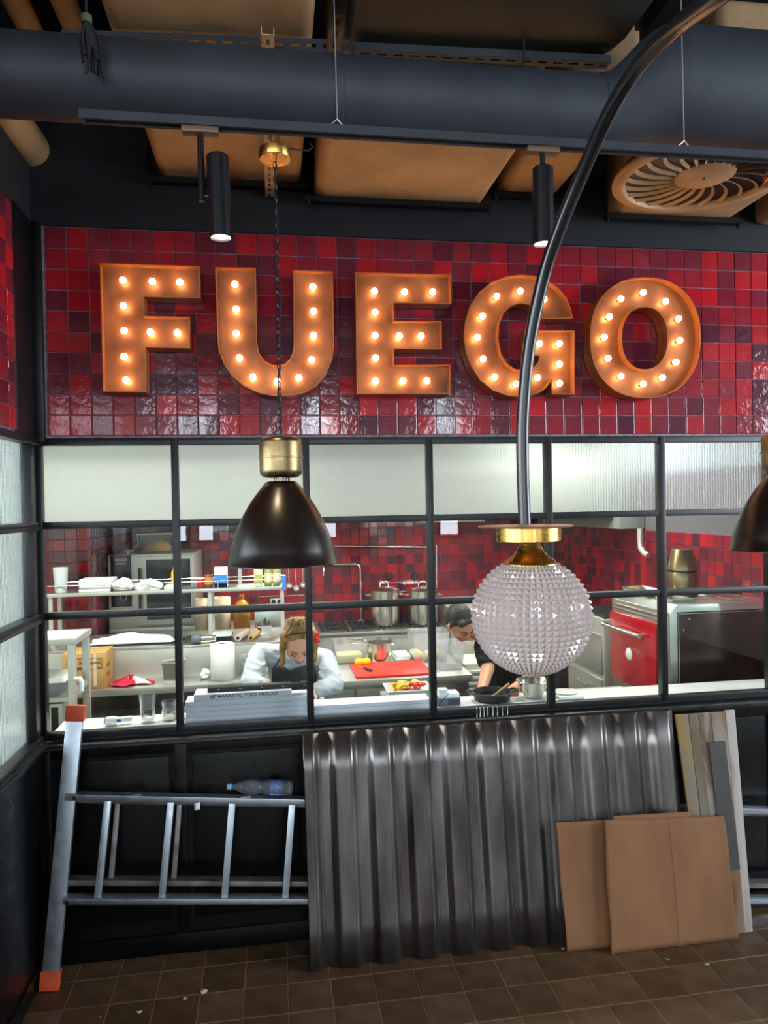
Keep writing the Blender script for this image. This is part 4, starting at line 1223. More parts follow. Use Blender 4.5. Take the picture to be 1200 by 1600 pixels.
# shelf with gallery rail on posts
SZ = 1.535
t = thing('gallery_shelf', 'stainless shelf on posts with a thin gallery rail, loaded with goods', 'shelf', (.25, 2.65, LZ))
GX0, GX1, GY0, GY1 = px(85, 922, z=SZ).x, px(446, 914, z=SZ).x, 2.46, 2.78
B('board', ST, (GX0, GY0, SZ-.03), (GX1, GY1, SZ), t, bev=.003)
for x in (GX0+.03, (GX0+GX1)/2+.32, GX1-.045):
    for y in (GY0+.02, GY1-.05): B('post', SS, (x, y, LZ), (x+.03, y+.03, SZ-.03), t)
for y in (GY0+.004, GY1-.004): MB().cyl((GX0, y, SZ+.06), (GX1, y, SZ+.06), .004, n=8).build('gallery_rail', SB, t)
for x in (GX0+.004, GX1-.004): MB().cyl((x, GY0, SZ+.06), (x, GY1, SZ+.06), .004, n=8).build('gallery_rail', SB, t)
for x in (GX0+.004, .1, .65, GX1-.004):
    for y in (GY0+.004, GY1-.004): MB().cyl((x, y, SZ), (x, y, SZ+.06), .004, n=8).build('rail_pin', SB, t)
B('rear_upright', SS, (.80, GY1-.02, SZ), (.83, GY1+.01, 2.0), t)
B('hook_bar', SB, (.80, GY1+.011, 1.93), (1.50, GY1+.018, 1.945), t)
B('blue_tape', mat('tape_blue', '#3c7fd8', .5), (GX1-.03, GY0-.003, SZ-.034), (GX1+.003, GY0+.04, SZ+.085), t, bev=.002)

def solid_of(pts2, r=None): pass
# goods on the shelf
cx = px(111, 920, z=SZ); 
MB().lathe((cx.x, GY0+.06, SZ+.001), [(0, 0), (.042, 0), (.045, .003), (.058, .205), (.055, .205), (.043, .006), (0, .005)], n=28).build('plastic_cup', mat('frosted', '#e8edf2', .4, trans=.3, ior=1.2), None)
tag(bpy.data.objects['plastic_cup'], 'frosted white plastic cup at the left end of the gallery shelf', 'cup')
mat('napkin', '#eef0f2', .85)
x0 = px(148, 915, z=SZ).x; x1 = px(190, 915, z=SZ).x
for k in range(4):
    z0 = SZ+.001+.026*k
    t = thing('napkin_pack', ['bottom', 'second', 'third', 'top'][k] + ' pack of white napkins in the stack on the gallery shelf', 'napkins', ((x0+x1)/2, GY0+.13, z0), group='napkin packs on the shelf')
    B('pack', MATS['napkin'], (x0+.004*(k % 2), GY0+.03, z0), (x1+.005*k, GY0+.25, z0+.0245), t, bev=.005)
def crumple(name, c, r, m, label, cat, seed, flat=.6, group=None, amp=.35, n=3):
    bm = bmesh.new(); bmesh.ops.create_icosphere(bm, subdivisions=n, radius=1)
    rr = random.Random(seed)
    dirs = [(Vector((rr.gauss(0, 1), rr.gauss(0, 1), rr.gauss(0, 1))).normalized(), rr.uniform(-1, 1)) for _ in range(16)]
    for v in bm.verts:
        d = v.co.normalized(); s_ = 1.0
        for q, w_ in dirs: s_ += amp*.5*w_*max(0, d.dot(q))**6
        v.co = Vector((d.x*r[0]*s_, d.y*r[1]*s_, d.z*r[2]*s_))
    mz = min(v.co.z for v in bm.verts)*flat
    for v in bm.verts: v.co.z = max(v.co.z, mz) - mz; v.co += Vector(c)
    me = bpy.data.meshes.new(name); bm.to_mesh(me); bm.free(); me.materials.append(m)
    o = finish(bpy.data.objects.new(name, me)); tag(o, label, cat, group); return o
c = px(211, 912, z=SZ); crumple('plastic_bag', (c.x, GY0+.10, SZ+.001), (.085, .08, .062), MATS['cloth_white'], 'crumpled white bag beside the napkin stack', 'bag', 1, amp=.9, n=2)
c = px(240, 912, z=SZ); crumple('plastic_bag', (c.x+.02, GY0+.11, SZ+.001), (.12, .09, .058), MATS['cloth_white'], 'larger crumpled white bag in the middle of the gallery shelf', 'bag', 4, amp=.9, n=2)
B('napkin_tray', MATS['white_plastic'], (px(232, 912, z=SZ).x+.215, GY0+.02, SZ+.001), (px(284, 912, z=SZ).x+.03, GY0+.24, SZ+.03), None, bev=.004)
tag(bpy.data.objects['napkin_tray'], 'flat white tray left of the yellow bottle on the shelf', 'tray')
t = thing('yellow_bottle', 'yellow squeeze bottle standing on the gallery shelf', 'bottle', (px(284, 905, z=SZ).x, GY0+.2, SZ))
q = (px(285, 908, z=SZ).x, GY0+.20, SZ+.001)
MB().lathe(q, [(0, 0), (.026, 0), (.028, .004), (.028, .12), (.022, .14), (.012, .15), (0, .15)], n=20).build('body', MATS['yellow'], t)
MB().lathe(q, [(.014, .151), (.013, .17), (.004, .20), (0, .20)], n=14).build('nozzle', MATS['white_plastic'], t)
def jar(a0, a1, b1, h, m, label, lid, dy=.05, name='jar', lm=None):
    x0, x1 = px(a0, b1, y=GY0+dy).x, px(a1, b1, y=GY0+dy).x; r = (x1-x0)/2; c = ((x0+x1)/2, GY0+dy+r, SZ+.001)
    t = thing(name, label, 'jar', c, group='jars and packets on the shelf')
    MB().lathe(c, [(0, 0), (r*.95, 0), (r, .004), (r, h*.78), (r*.85, h*.83), (r*.8, h*.84), (0, h*.84)], n=22).build('body', m, t)
    MB().lathe(c, [(r*.86, h*.841), (r*.88, h*.85), (r*.88, h*.99), (r*.8, h), (0, h)], n=22).build('lid', lid, t)
    if lm:
        MB().lathe(c, [(r*1.012, h*.2), (r*1.015, h*.22), (r*1.015, h*.62), (r*1.012, h*.64)], n=22).build('label_band', lm, t)
mat('jar_red', '#b51f2a', .4); mat('jar_brown', '#7a4526', .3); mat('lid_dark', '#2b2421', .4); mat('label_cream', '#e8dfc2', .6); mat('jar_green', '#9fae58', .25)
jar(307, 318, 914, .085, MATS['jar_red'], 'small red tin on the gallery shelf', MATS['white_plastic'])
jar(318.5, 333, 914, .135, MATS['jar_brown'], 'brown jar with dark lid beside the red tin', MATS['lid_dark'], lm=mat('label_orange', '#c9863e', .5))
jar(413, 425, 911, .165, MATS['jar_green'], 'jar of green pickles, left of the two at the shelf end', mat('lid_gold', '#b9975a', .35, .7), lm=MATS['label_cream'])
jar(426, 439, 911, .165, MATS['jar_green'], 'jar of green pickles beside the blue tape at the shelf end', MATS['lid_gold'], lm=MATS['label_cream'])
def packet(a0, a1, b1, h, d, m, label, bands=(), dy=.03):
    x0, x1 = px(a0, b1, y=GY0+dy).x, px(a1, b1, y=GY0+dy).x
    t = thing('packet', label, 'packet', ((x0+x1)/2, GY0+dy, SZ+.001), group='jars and packets on the shelf')
    B('carton', m, (x0, GY0+dy, SZ+.001), (x1, GY0+dy+d, SZ+.001+h), t, bev=.002)
    for (f0, f1, mm) in bands:
        B('print_band', mm, (x0+.001, GY0+dy-.0012, SZ+h*f0), (x1-.001, GY0+dy, SZ+h*f1), t)
    return x0, x1
x0, x1 = packet(335, 355.5, 914, .172, .06, MATS['white_plastic'], 'blue and white packet standing on the gallery shelf', ((.02, .62, MATS['blue_card']), (.02, .22, MATS['blue_plastic'])))
packet(397, 410.5, 912, .165, .07, mat('cream_card', '#e6dfae', .6), 'cream packet beside the pickle jars', ((.25, .6, mat('olive_print', '#b8b46a', .6)),))

# carton of soy sauce on the bench
x0, x1 = px(98, 1075, y=1.84).x, px(166, 1075, y=1.84).x
ch = px(130, 1021, y=1.84).z
t = thing('cardboard_carton', 'brown cardboard soy sauce carton on the stainless bench', 'carton', ((x0+x1)/2, 1.97, BZ))
B('box', MATS['carton'], (x0, 1.84, BZ+.001), (x1, 2.10, ch), t, bev=.003)
for f0 in (.33, .66): B('flap_gap', MATS['cardboard_edge'], (x0+.005, 1.84+.26*f0-.002, ch), (x1-.005, 1.84+.26*f0+.002, ch+.0012), t)
B('tape_strip', mat('tape_pale', '#d8c9a8', .3), (x1-.085, 1.8385, BZ+.02), (x1-.065, 1.8399, ch-.005), t)
def frame(t, x0, x1, z0, z1, y, w_, m, nm='print_frame'):
    MB().box((x0, y, z0), (x1, y+.001, z0+w_)).box((x0, y, z1-w_), (x1, y+.001, z1)).box((x0, y, z0+w_), (x0+w_, y+.001, z1-w_)).box((x1-w_, y, z0+w_), (x1, y+.001, z1-w_)).build(nm, m, t)
W_ = x1-x0; H_ = ch-BZ
frame(t, x0+.03, x1-.02, BZ+H_*.55, BZ+H_*.86, 1.8385, .0025, MATS['ink'])
text_mesh('lettering', 'k Soy Sauce', MATS['ink'], t, (x0+.085, 1.8383, BZ+H_*.70), (1, 0, 0), (0, 0, 1), .026, bold=.01)
for k in range(2): B('small_print', MATS['ink'], (x0+.09, 1.8385, BZ+H_*(.62-.04*k)), (x0+.17+.02*k, 1.8398, BZ+H_*(.635-.04*k)), t)
frame(t, x1-.062, x1-.03, BZ+H_*.58, BZ+H_*.82, 1.8387, .003, MATS['ink'])
frame(t, x0+.10, x1-.11, BZ+H_*.16, BZ+H_*.36, 1.8385, .0035, MATS['ink'], 'handle_cutout')
for k in range(4): B('side_print', MATS['ink'], (x1, 1.88+.05*(k % 2), BZ+H_*(.3+.25*(k//2))), (x1+.001, 1.90+.05*(k % 2), BZ+H_*(.42+.25*(k//2))), t)

c = px(204, 1067, z=BZ)
def drape(name, cx_, cy_, z, rx, ry, h, m, label, cat, seed):
    rr = random.Random(seed); ph = [rr.uniform(0, 6.28) for _ in range(6)]
    def fn(a, b_):
        an = 2*math.pi*a; r = b_
        rad = 1+.22*math.sin(3*an+ph[0])+.12*math.sin(5*an+ph[1])
        zz = h*(1-r)**.8*(.6+.4*math.sin(4*an+ph[2]))+.012*(1-r*.6)*(1+math.sin(9*an+ph[3]+r*4))
        return (cx_+rx*r*rad*math.cos(an), cy_+ry*r*rad*math.sin(an), z+.003+max(0, zz))
    o = MB().grid(fn, 64, 12).build(name, m, None, smooth=80, solid=.004); o.modifiers['solid'].offset = 1
    return tag(o, label, cat)
cl = drape('red_cloth', c.x, 1.93, BZ, .15, .075, .05, mat('red_cloth_print', '#c3203a', .9, var='#e9dcdc', vscale=7, contrast=(.60, .63)), 'crumpled red and white kitchen cloth on the bench', 'cloth', 3)
def gastro(name, label, x0, x1, y0, y1, z0, z1, lid=True, m=None, lidm=None, cat='container', group=None):
    t = thing(name, label, cat, ((x0+x1)/2, (y0+y1)/2, z0), group=group)
    i = .012; m = m or SB
    b = MB()
    def rr(x0_, x1_, y0_, y1_, z): return [(x0_, y0_, z), (x1_, y0_, z), (x1_, y1_, z), (x0_, y1_, z)]
    L = [rr(x0+i, x1-i, y0+i, y1-i, z0), rr(x0, x1, y0, y1, z1), rr(x0+.004, x1-.004, y0+.004, y1-.004, z1), rr(x0+i+.004, x1-i-.004, y0+i+.004, y1-i-.004, z0+.004)]
    v = [p for l in L for p in l]; f = [(0, 3, 2, 1), (12, 13, 14, 15)]
    for a in range(3):
        for k in range(4):
            q = (k+1) % 4; f.append((a*4+k, a*4+q, a*4+4+q, a*4+4+k))
    b.add(v, f).build('pan', m, t, smooth=30)
    MB().box((x0-.008, y0-.008, z1-.004), (x1+.008, y0, z1)).box((x0-.008, y1, z1-.004), (x1+.008, y1+.008, z1)).box((x0-.008, y0, z1-.004), (x0, y1, z1)).box((x1, y0, z1-.004), (x1+.008, y1, z1)).build('rim', m, t)
    if lid:
        lo = B('lid', lidm or m, (x0-.009, y0-.009, z1+.0005), (x1+.009, y1+.009, z1+.010), t, bev=.003)
        frame2 = MB().box(((x0+x1)/2-.03, (y0+y1)/2-.006, z1+.010), ((x0+x1)/2+.03, (y0+y1)/2+.006, z1+.022)); frame2.build('lid_handle', lidm or m, lo, bev=.003)
    return t
x0, x1 = px(255, 1068, y=1.90).x, px(288, 1068, y=1.90).x
gastro('steel_container', 'deep steel container with lid on the bench behind the mullion', x0, x1, 1.86, 2.03, BZ+.001, px(270, 1036, y=1.88).z)
# standing paper roll
def paper_roll(x, y, z, r, h, label, m=None, group=None, name='paper_roll'):
    t = thing(name, label, 'paper roll', (x, y, z), group=group)
    MB().lathe((x, y, z), [(.022, 0), (r-.003, 0), (r, .004), (r, h-.004), (r-.003, h), (.022, h), (.022, 0)], n=40).build('roll', m or MATS['white_paper'], t, smooth=40)
    MB().lathe((x, y, z), [(.0215, .001), (.0215, h+.001), (.018, h+.001), (.018, .001)], n=24, close=True).build('core', MATS['cardboard'], t)
    return t
c0 = px(329, 1062, y=1.95).x; c1 = px(367.5, 1062, y=1.95).x
paper_roll((c0+c1)/2, 1.96, BZ+.001, (c1-c0)/2, px(348, 1006, y=1.95).z-BZ, 'large white paper towel roll standing on the bench')
c = px(322, 1056, z=BZ); crumple('tissue', (c.x, 1.97, BZ+.001), (.04, .03, .04), MATS['white_paper'], 'crumpled white tissue left of the paper towel roll', 'tissue', 9, amp=1.0, n=2)
x0, x1 = px(378, 1050, y=1.95).x, px(398, 1050, y=1.95).x
gastro('plastic_container', 'clear plastic container with lid half hidden by the woman\'s sleeve', x0, x1+.06, 1.90, 2.06, BZ+.001, px(388, 1027, y=1.92).z, m=MATS['tub_plastic'])
# things on the raised ledge
xa, xb = px(142, 1008, y=2.3).x, px(270, 1005, y=2.3).x
B('oven_tray', MATS['black_matte'], (xa+.06, 2.22, LZ+.0005), (xb+.02, 2.42, LZ+.012), None, bev=.003)
tag(bpy.data.objects['oven_tray'], 'black oven tray under the folded white cloth', 'tray')
def wc(a, b_):
    x = xa+(xb-xa)*a; y = 2.225+.19*b_
    lump = .07*math.sin(math.pi*min(1, max(0, b_)))**.5*(math.sin(math.pi*min(1, a*1.02))**.35)
    return (x + .02*math.sin(b_*5), y, LZ+.0145+lump*(.8+.25*math.sin(a*11)*math.sin(b_*7))+.008*math.sin(a*23+b_*3)*lump*8)
o = MB().grid(wc, 40, 14).build('folded_cloth', MATS['cloth_white'], None, smooth=80, solid=.003); o.modifiers['solid'].offset = 1
tag(o, 'folded white cloth lying on the black oven tray', 'cloth')
c = px(283, 1003, y=2.25)
t = thing('appliance_cord', 'coiled dark cord and plug on the ledge beside the cloth', 'cord', (c.x, 2.25, LZ))
MB().tube([(c.x-.06+.03*i*.4+.03*math.cos(i*1.3), 2.28+.03*math.sin(i*1.3), LZ+.006+.0032*i) for i in range(16)], .005, n=6).build('cable', MATS['black_rubber'], t)
B('plug', MATS['steel_dark'], (c.x+.03, 2.24, LZ+.0005), (c.x+.07, 2.28, LZ+.045), t, bev=.005)
c = px(307, 1003, y=2.18)
o = MB().lathe((c.x, 2.18, LZ+.0005), [(0, 0), (.025, .002), (.042, .015), (.046, .034), (.042, .055), (.025, .072), (0, .075)], n=24).build('grey_bowl_lid', mat('ball_grey', '#5d6670', .5), None)
tag(o, 'dark grey rounded pot lid lying on the ledge', 'lid')
c0 = px(315, 1004, y=2.22)
t = thing('steel_shaker', 'steel shaker lying on its side on the ledge', 'shaker', (c0.x+.06, 2.22, LZ))
MB().lathe((c0.x-.012, 2.19, LZ+.033), [(0, 0), (.028, .0), (.032, .004), (.032, .075), (.027, .085), (.026, .12), (.02, .128), (0, .128)], n=24, axis='X').build('body', SB, t)
x0, x1 = px(331, 1008, y=2.2).x, px(361, 1008, y=2.2).x
t = gastro('black_container', 'black container with pale lid on the ledge behind the paper roll', x0, x1, 2.20, 2.42, LZ+.0005, px(345, 995, y=2.2).z, lid=False, m=MATS['black_matte'])
B('lid', mat('lid_pale', '#cfdcdc', .3), (x0-.004, 2.197, px(345, 995, y=2.2).z+.001), (x1+.004, 2.425, px(345, 995, y=2.2).z+.010), t, bev=.004)
# rolls of foil and a rolling pin
c = px(378, 1000, y=2.25)
t = thing('foil_roll', 'roll of cling film pointing towards the window', 'foil roll', (c.x, 2.3, LZ))
a0 = Vector((px(372, 1004, y=2.2).x, 2.18, LZ+.030)); a1 = Vector((a0.x+.06, 2.46, LZ+.030))
MB().cyl(a0, a1, .029, n=20).build('roll', mat('film', '#cbb8ae', .15, spec=.7), t)
MB().cyl(a0 + Vector((0, -.004, 0)), a0 + Vector((0, .01, 0)), .013, n=14).build('core', MATS['black_matte'], t)
t = thing('rolling_pin', 'wooden rolling pin lying on the ledge', 'rolling pin', (c.x+.1, 2.3, LZ))
a0 = Vector((px(392, 1006, y=2.2).x, 2.19, LZ+.0255)); a1 = Vector((a0.x+.05, 2.42, LZ+.0255))
MB().cyl(a0, a1, .025, n=20).build('barrel', MATS['wood_light'], t)
MB().cyl(a0 + (a0-a1).normalized()*.012, a0, .012, n=14).build('handle', MATS['ink'], t)
x0, x1 = px(402, 1000, y=2.45).x, px(425, 1000, y=2.45).x
t = thing('utensil_pot', 'square steel pot full of utensils on the ledge', 'pot', ((x0+x1)/2, 2.55, LZ))
gz = px(413, 978, y=2.45).z
MB().hexa([(x0+.01, 2.46, LZ+.0005), (x1-.01, 2.46, LZ+.0005), (x1-.01, 2.58, LZ+.0005), (x0+.01, 2.58, LZ+.0005), (x0, 2.45, gz), (x1, 2.45, gz), (x1, 2.59, gz), (x0, 2.59, gz)]).build('pot', SB, t, bev=.004)
rr = random.Random(2)
for k in range(7):
    q = Vector((x0+.02+(x1-x0-.04)*rr.random(), 2.47+.1*rr.random(), gz-.03))
    MB().tube([q, q + Vector((rr.uniform(-.04, .04), rr.uniform(-.02, .02), rr.uniform(.05, .09)))], .005, n=6).build('utensil', MATS['steel_dark'], t)

# ladles hanging from the hook bar
for k, (a, b0, b1) in enumerate(((452, 884, 918), (463, 882, 922), (474, 883, 917))):
    p0 = px(a-1, b0, y=GY1+.02); p1 = px(a, b1, y=GY1+.02)
    yh = GY1 + .026
    t = thing('ladle', ['leftmost', 'middle', 'rightmost'][k] + ' steel ladle hanging at the end of the gallery shelf', 'ladle', (p1.x, yh, p1.z), group='hanging ladles')
    MB().tube([(p0.x, yh, 1.944), (p0.x, yh, p1.z+.08), (p1.x, yh, p1.z+.035)], .004, n=6).build('handle', SB, t)
    MB().tube([(p0.x, yh, 1.944), (p0.x, yh-.010, 1.956), (p0.x, yh-.02, 1.950)], .003, n=6).build('hook', SB, t)
    b = MB().lathe((0, 0, 0), [(.029, .0), (.0275, -.008), (.021, -.019), (.010, -.025), (0, -.027), (0, -.024), (.009, -.022), (.019, -.017), (.026, -.008), (.027, .0)], n=22)
    mm = Matrix.Translation((p1.x, yh-.01, p1.z+.02)) @ Matrix.Rotation(.9+.2*k, 4, 'X') @ Matrix.Rotation(.3, 4, 'Y')
    b.v = [mm @ v for v in b.v]; b.build('bowl', SB, t)

# back counter with rolls and oil
CZ = 1.0
t = thing('back_counter', 'pale stone-topped counter against the tiled back wall', 'counter', (.95, 3.6, 0))
B('top', mat('stone_top', '#b9a58f', .4, var='#a8937c', vscale=5), (.44, 3.02, CZ-.04), (1.50, 4.18, CZ), t, bev=.004)
B('cabinet', SS, (.46, 3.06, .1), (1.48, 4.17, CZ-.04), t)
for x in (.46, .97): B('door', ST, (x+.01, 3.04, .14), (x+.50, 3.06, CZ-.07), t, bev=.003)
for k, (a0, a1) in enumerate(((301, 322), (322.5, 355))):
    x0, x1 = px(a0, 985, y=3.12).x, px(a1, 985, y=3.12).x; r = (x1-x0)/2
    paper_roll((x0+x1)/2 + (.015 if k == 0 else .03), 3.16 if k == 0 else 3.20, CZ+.001, r, px(330, 935, y=3.15).z-CZ, ['kraft paper roll nearer the oven on the back counter', 'wide kraft paper roll nearer the oil bottle on the back counter'][k],
               m=mat('kraft_pale', '#dcc3a4', .85), group='kraft rolls on the back counter')
c = px(378, 975, y=3.15)
t = thing('oil_bottle', 'large plastic bottle of yellow cooking oil', 'bottle', (c.x, 3.2, CZ))
r = .078; h = px(378, 930, y=3.2).z-CZ
MB().lathe((c.x, 3.2, CZ+.001), [(0, 0), (r-.004, 0), (r, .006), (r, h*.18), (r-.006, h*.22), (r, h*.26), (r-.006, h*.42), (r, h*.46), (r, h*.66), (r*.8, h*.78), (r*.4, h*.88), (r*.3, h*.9), (r*.3, h*.95), (0, h*.95)], n=28).build('body', MATS['oil'], t)
MB().lathe((c.x, 3.2, CZ+.001), [(r*.34, h*.94), (r*.34, h), (0, h)], n=18).build('cap', mat('cap_amber', '#b5651f', .4), t)
x0, x1 = px(398, 983, y=3.1).x, px(442, 983, y=3.1).x
t = thing('steel_caddy', 'steel box of small tools on the back counter under the socket', 'box', ((x0+x1)/2, 3.2, CZ))
B('box', ST, (x0, 3.12, CZ+.001), (x1, 3.35, px(420, 955, y=3.12).z), t, bev=.004)
B('tray', MATS['white_plastic'], (x0+.01, 3.115, CZ+.02), (x1-.01, 3.12, CZ+.06), t)
p = px(432, 942, y=4.18)
t = thing('socket_box', 'grey double power socket on the tiled back wall', 'socket', tuple(p), )
B('housing', SS, (p.x-.07, 4.14, p.z-.07), (p.x+.07, 4.188, p.z+.05), t, bev=.006)
for s_ in (-.03, .03): MB().cyl((p.x+s_, 4.132, p.z+.02), (p.x+s_, 4.141, p.z+.02), .022, n=16).build('outlet', MATS['black_matte'], t)
for k, a in enumerate((608, 648)):
    p = px(a, 900, y=4.18)
    t = thing('round_socket', ['dark round socket on the red tiles above the left stock pot', 'dark round socket on the red tiles above the right stock pot'][k], 'socket', tuple(p), group='round wall sockets')
    MB().lathe((p.x, 4.186, p.z), [(0, -.03), (.03, -.028), (.04, -.01), (.042, 0), (0, 0)], n=20, axis='Y').build('plate', MATS['lid_dark'], t)
    MB().lathe((p.x, 4.154, p.z), [(0, -.004), (.016, -.004), (.018, 0), (0, 0)], n=14, axis='Y').build('insert', MATS['black_matte'], t)

# combi oven on its stand
ox0, ox1 = px(168, 900, y=3.28).x, px(303, 900, y=3.28).x
oz1 = px(235, 866, y=3.28).z; oz0 = 1.10
t = thing('oven_stand', 'dark open steel stand under the combi oven', 'stand', ((ox0+ox1)/2, 3.7, 0))
B('frame_top', SS, (ox0, 3.30, oz0-.05), (ox1-.02, 4.1, oz0), t, bev=.003)
legs4(t, ox0+.01, ox1-.03, 3.31, 4.09, 0, oz0-.05, .04)
B('shelf', SS, (ox0+.01, 3.32, .5), (ox1-.05, 4.05, .52), t)
t = thing('combi_oven', 'stainless combi oven with dark control panel and glass door', 'oven', ((ox0+ox1)/2, 3.7, oz0))
B('housing', SS, (ox0, 3.30, oz0+.001), (ox1, 4.12, oz1), t, bev=.008)
xa, xb = px(173, 900, y=3.29).x, px(205, 900, y=3.29).x
cp = B('control_panel', mat('panel_navy', '#1d2433', .2), (xa, 3.288, px(190, 948, y=3.29).z), (xb, 3.30, px(190, 868, y=3.29).z), t, bev=.003)
B('logo_plate', mat('plate_pink', '#c9a9ae', .5), (xa+.04, 3.286, oz1-.055), (xb-.035, 3.288, oz1-.033), cp)
B('logo_bar', mat('plate_red', '#b8323c', .5), (xa+.045, 3.285, oz1-.047), (xb-.04, 3.2862, oz1-.041), cp)
B('display_line', MATS['white_plastic'], (xa+.045, 3.286, oz1-.085), (xb-.045, 3.288, oz1-.077), cp)
kz = px(191, 933, y=3.29).z
MB().lathe((xb-.07, 3.288, kz), [(0, -.02), (.016, -.02), (.019, -.016), (.02, 0)], n=20, axis='Y').build('dial', MATS['black_matte'], cp)
MB().lathe((xb-.07, 3.287, kz), [(.025, -.004), (.030, -.003), (.030, .0), (.025, 0)], n=24, axis='Y', close=True).build('dial_ring', MATS['white_plastic'], cp)
da, db = px(213, 900, y=3.28).x, ox1-.01
dr_ = B('door', SS, (da, 3.27, oz0+.03), (db, 3.298, oz1-.02), t, bev=.005)
B('door_glass', mat('oven_glass', '#20282c', .06, spec=.6), (da+.09, 3.266, oz0+.08), (db-.02, 3.27, oz1-.05), dr_)
MB().cyl((da+.035, 3.24, oz0+.12), (da+.035, 3.24, oz1-.12), .012, n=14).build('door_handle', MATS['black_matte'], dr_)
for zz in (oz0+.14, oz1-.14): MB().cyl((da+.035, 3.24, zz), (da+.035, 3.272, zz), .008, n=10).build('handle_post', MATS['black_matte'], dr_)
# plastic box on the oven
x0, x1 = px(216, 860, y=3.4).x, px(271, 860, y=3.4).x
zt_ = px(240, 833, y=3.4).z
t = thing('food_box', 'clear plastic box of bread with a white lid on top of the oven', 'box', ((x0+x1)/2, 3.55, oz1))
MB().hexa([(x0+.03, 3.42, oz1+.001), (x1-.03, 3.42, oz1+.001), (x1-.03, 3.68, oz1+.001), (x0+.03, 3.68, oz1+.001), (x0+.005, 3.395, zt_-.015), (x1-.005, 3.395, zt_-.015), (x1-.005, 3.70, zt_-.015), (x0+.005, 3.70, zt_-.015)]).build('body', MATS['tub_plastic'], t, bev=.006)
B('lid', MATS['white_plastic'], (x0-.01, 3.385, zt_-.0145), (x1+.01, 3.71, zt_), t, bev=.004)
o = MB().lathe(((x0+x1)/2, 3.55, oz1+.02), [(0, 0), (.11, .0), (.125, .03), (.10, .07), (.05, .095), (0, .10)], n=24).build('bread_loaf', mat('bread', '#e8b55a', .7), None)
tag(o, 'round golden bread loaf inside the clear box on the oven', 'bread')
c = px(200, 862, y=3.5)
t = thing('steel_pan', 'small steel pan with curved handle on top of the oven', 'pan', (c.x, 3.5, oz1))
MB().lathe((c.x, 3.5, oz1+.001), [(0, 0), (.06, 0), (.065, .004), (.07, .035), (.067, .035), (.06, .006), (0, .005)], n=26).build('pan', SB, t)
MB().tube([(c.x+.065, 3.5, oz1+.03), (c.x+.10, 3.48, oz1+.10), (c.x+.085, 3.47, oz1+.19)], .008, n=8).build('handle', SB, t)

# cooking range
RZ = .93
t = thing('cooking_range', 'stainless cooking range with black grates against the back wall', 'range', (2.2, 3.85, 0))
gx0, gx1 = 1.53, 2.84
B('body', SS, (gx0, 3.60, .12), (gx1, 4.17, RZ-.03), t, bev=.004)
B('top', ST, (gx0-.005, 3.56, RZ-.03), (gx1+.005, 4.175, RZ), t, bev=.004)
B('front_panel', mat('range_front', '#c9ccc6', .4, .3), (gx0+.01, 3.585, RZ-.24), (gx1-.01, 3.60, RZ-.04), t, bev=.003)
for k in range(2): B('oven_door', SS, (gx0+.02+.65*k, 3.575, .16), (gx0+.63+.65*k, 3.60, RZ-.27), t, bev=.004)
legs4(t, gx0+.03, gx1-.03, 3.63, 4.15, 0, .12, .05)
for k in range(4):
    a = gx0+.02+.318*k; g = MB()
    for q in range(5): g.beam((a+.03+.062*q, 3.62, RZ+.022), (a+.03+.062*q, 4.13, RZ+.022), .010, .012)
    for q in (0, 1, 2, 3, 4): g.beam((a+.01, 3.64+.115*q, RZ+.018), (a+.30, 3.64+.115*q, RZ+.018), .010, .012)
    for q in ((a+.02, 3.63), (a+.29, 3.63), (a+.02, 4.12), (a+.29, 4.12)): g.box((q[0]-.008, q[1]-.008, RZ), (q[0]+.008, q[1]+.008, RZ+.02))
    g.build('grate', MATS['cast_iron'], t, smooth=0)
    for yy in (3.75, 4.0): MB().lathe((a+.155, yy, RZ), [(0, .012), (.035, .012), (.04, .008), (.045, 0)], n=18).build('burner', MATS['cast_iron'], t)
for a, b_ in ((531, 1003), (549, 1003), (592, 1000), (608, 1000), (660, 998)):
    p = px(a, b_, y=3.585)
    MB().lathe((p.x, 3.585, p.z), [(0, -.035), (.022, -.035), (.026, -.03), (.03, -.008), (.036, 0)], n=18, axis='Y').build('knob', SB, t)
# stock pots
def stockpot(a0, a1, b1, btop, y, label):
    x0, x1 = px(a0, b1, y=y).x, px(a1, b1, y=y).x; r = (x1-x0)/2; c = Vector(((x0+x1)/2, y, RZ+.0285))
    h = px((a0+a1)/2, btop, y=y).z - c.z
    t = thing('stock_pot', label, 'pot', tuple(c), group='stock pots on the range')
    MB().lathe(c, [(0, 0), (r-.008, 0), (r, .008), (r, h-.004), (r+.006, h), (r-.002, h), (r-.003, .01), (0, .008)], n=44).build('body', SB, t, smooth=28)
    ld = MB().lathe(c, [(r+.004, h+.001), (r+.005, h+.006), (r*.8, h+.022), (r*.45, h+.036), (r*.2, h+.046), (0, h+.048)], n=44).build('lid', SB, t, smooth=30)
    MB().tube([(c.x-.048, c.y, c.z+h+.035), (c.x-.044, c.y, c.z+h+.070), (c.x-.02, c.y, c.z+h+.092), (c.x+.02, c.y, c.z+h+.092), (c.x+.044, c.y, c.z+h+.070), (c.x+.048, c.y, c.z+h+.035)], .008, n=10).build('lid_handle', SB, ld)
    for s_ in (-1, 1):
        MB().tube([(c.x+s_*(r-.002), c.y-.05, c.z+h*.86), (c.x+s_*(r+.035), c.y-.045, c.z+h*.87), (c.x+s_*(r+.04), c.y, c.z+h*.87), (c.x+s_*(r+.035), c.y+.045, c.z+h*.87), (c.x+s_*(r-.002), c.y+.05, c.z+h*.86)], .008, n=8).build('side_handle', SB, t)
stockpot(578, 624.5, 975, 922, 3.85, 'left of the two tall steel stock pots on the range')
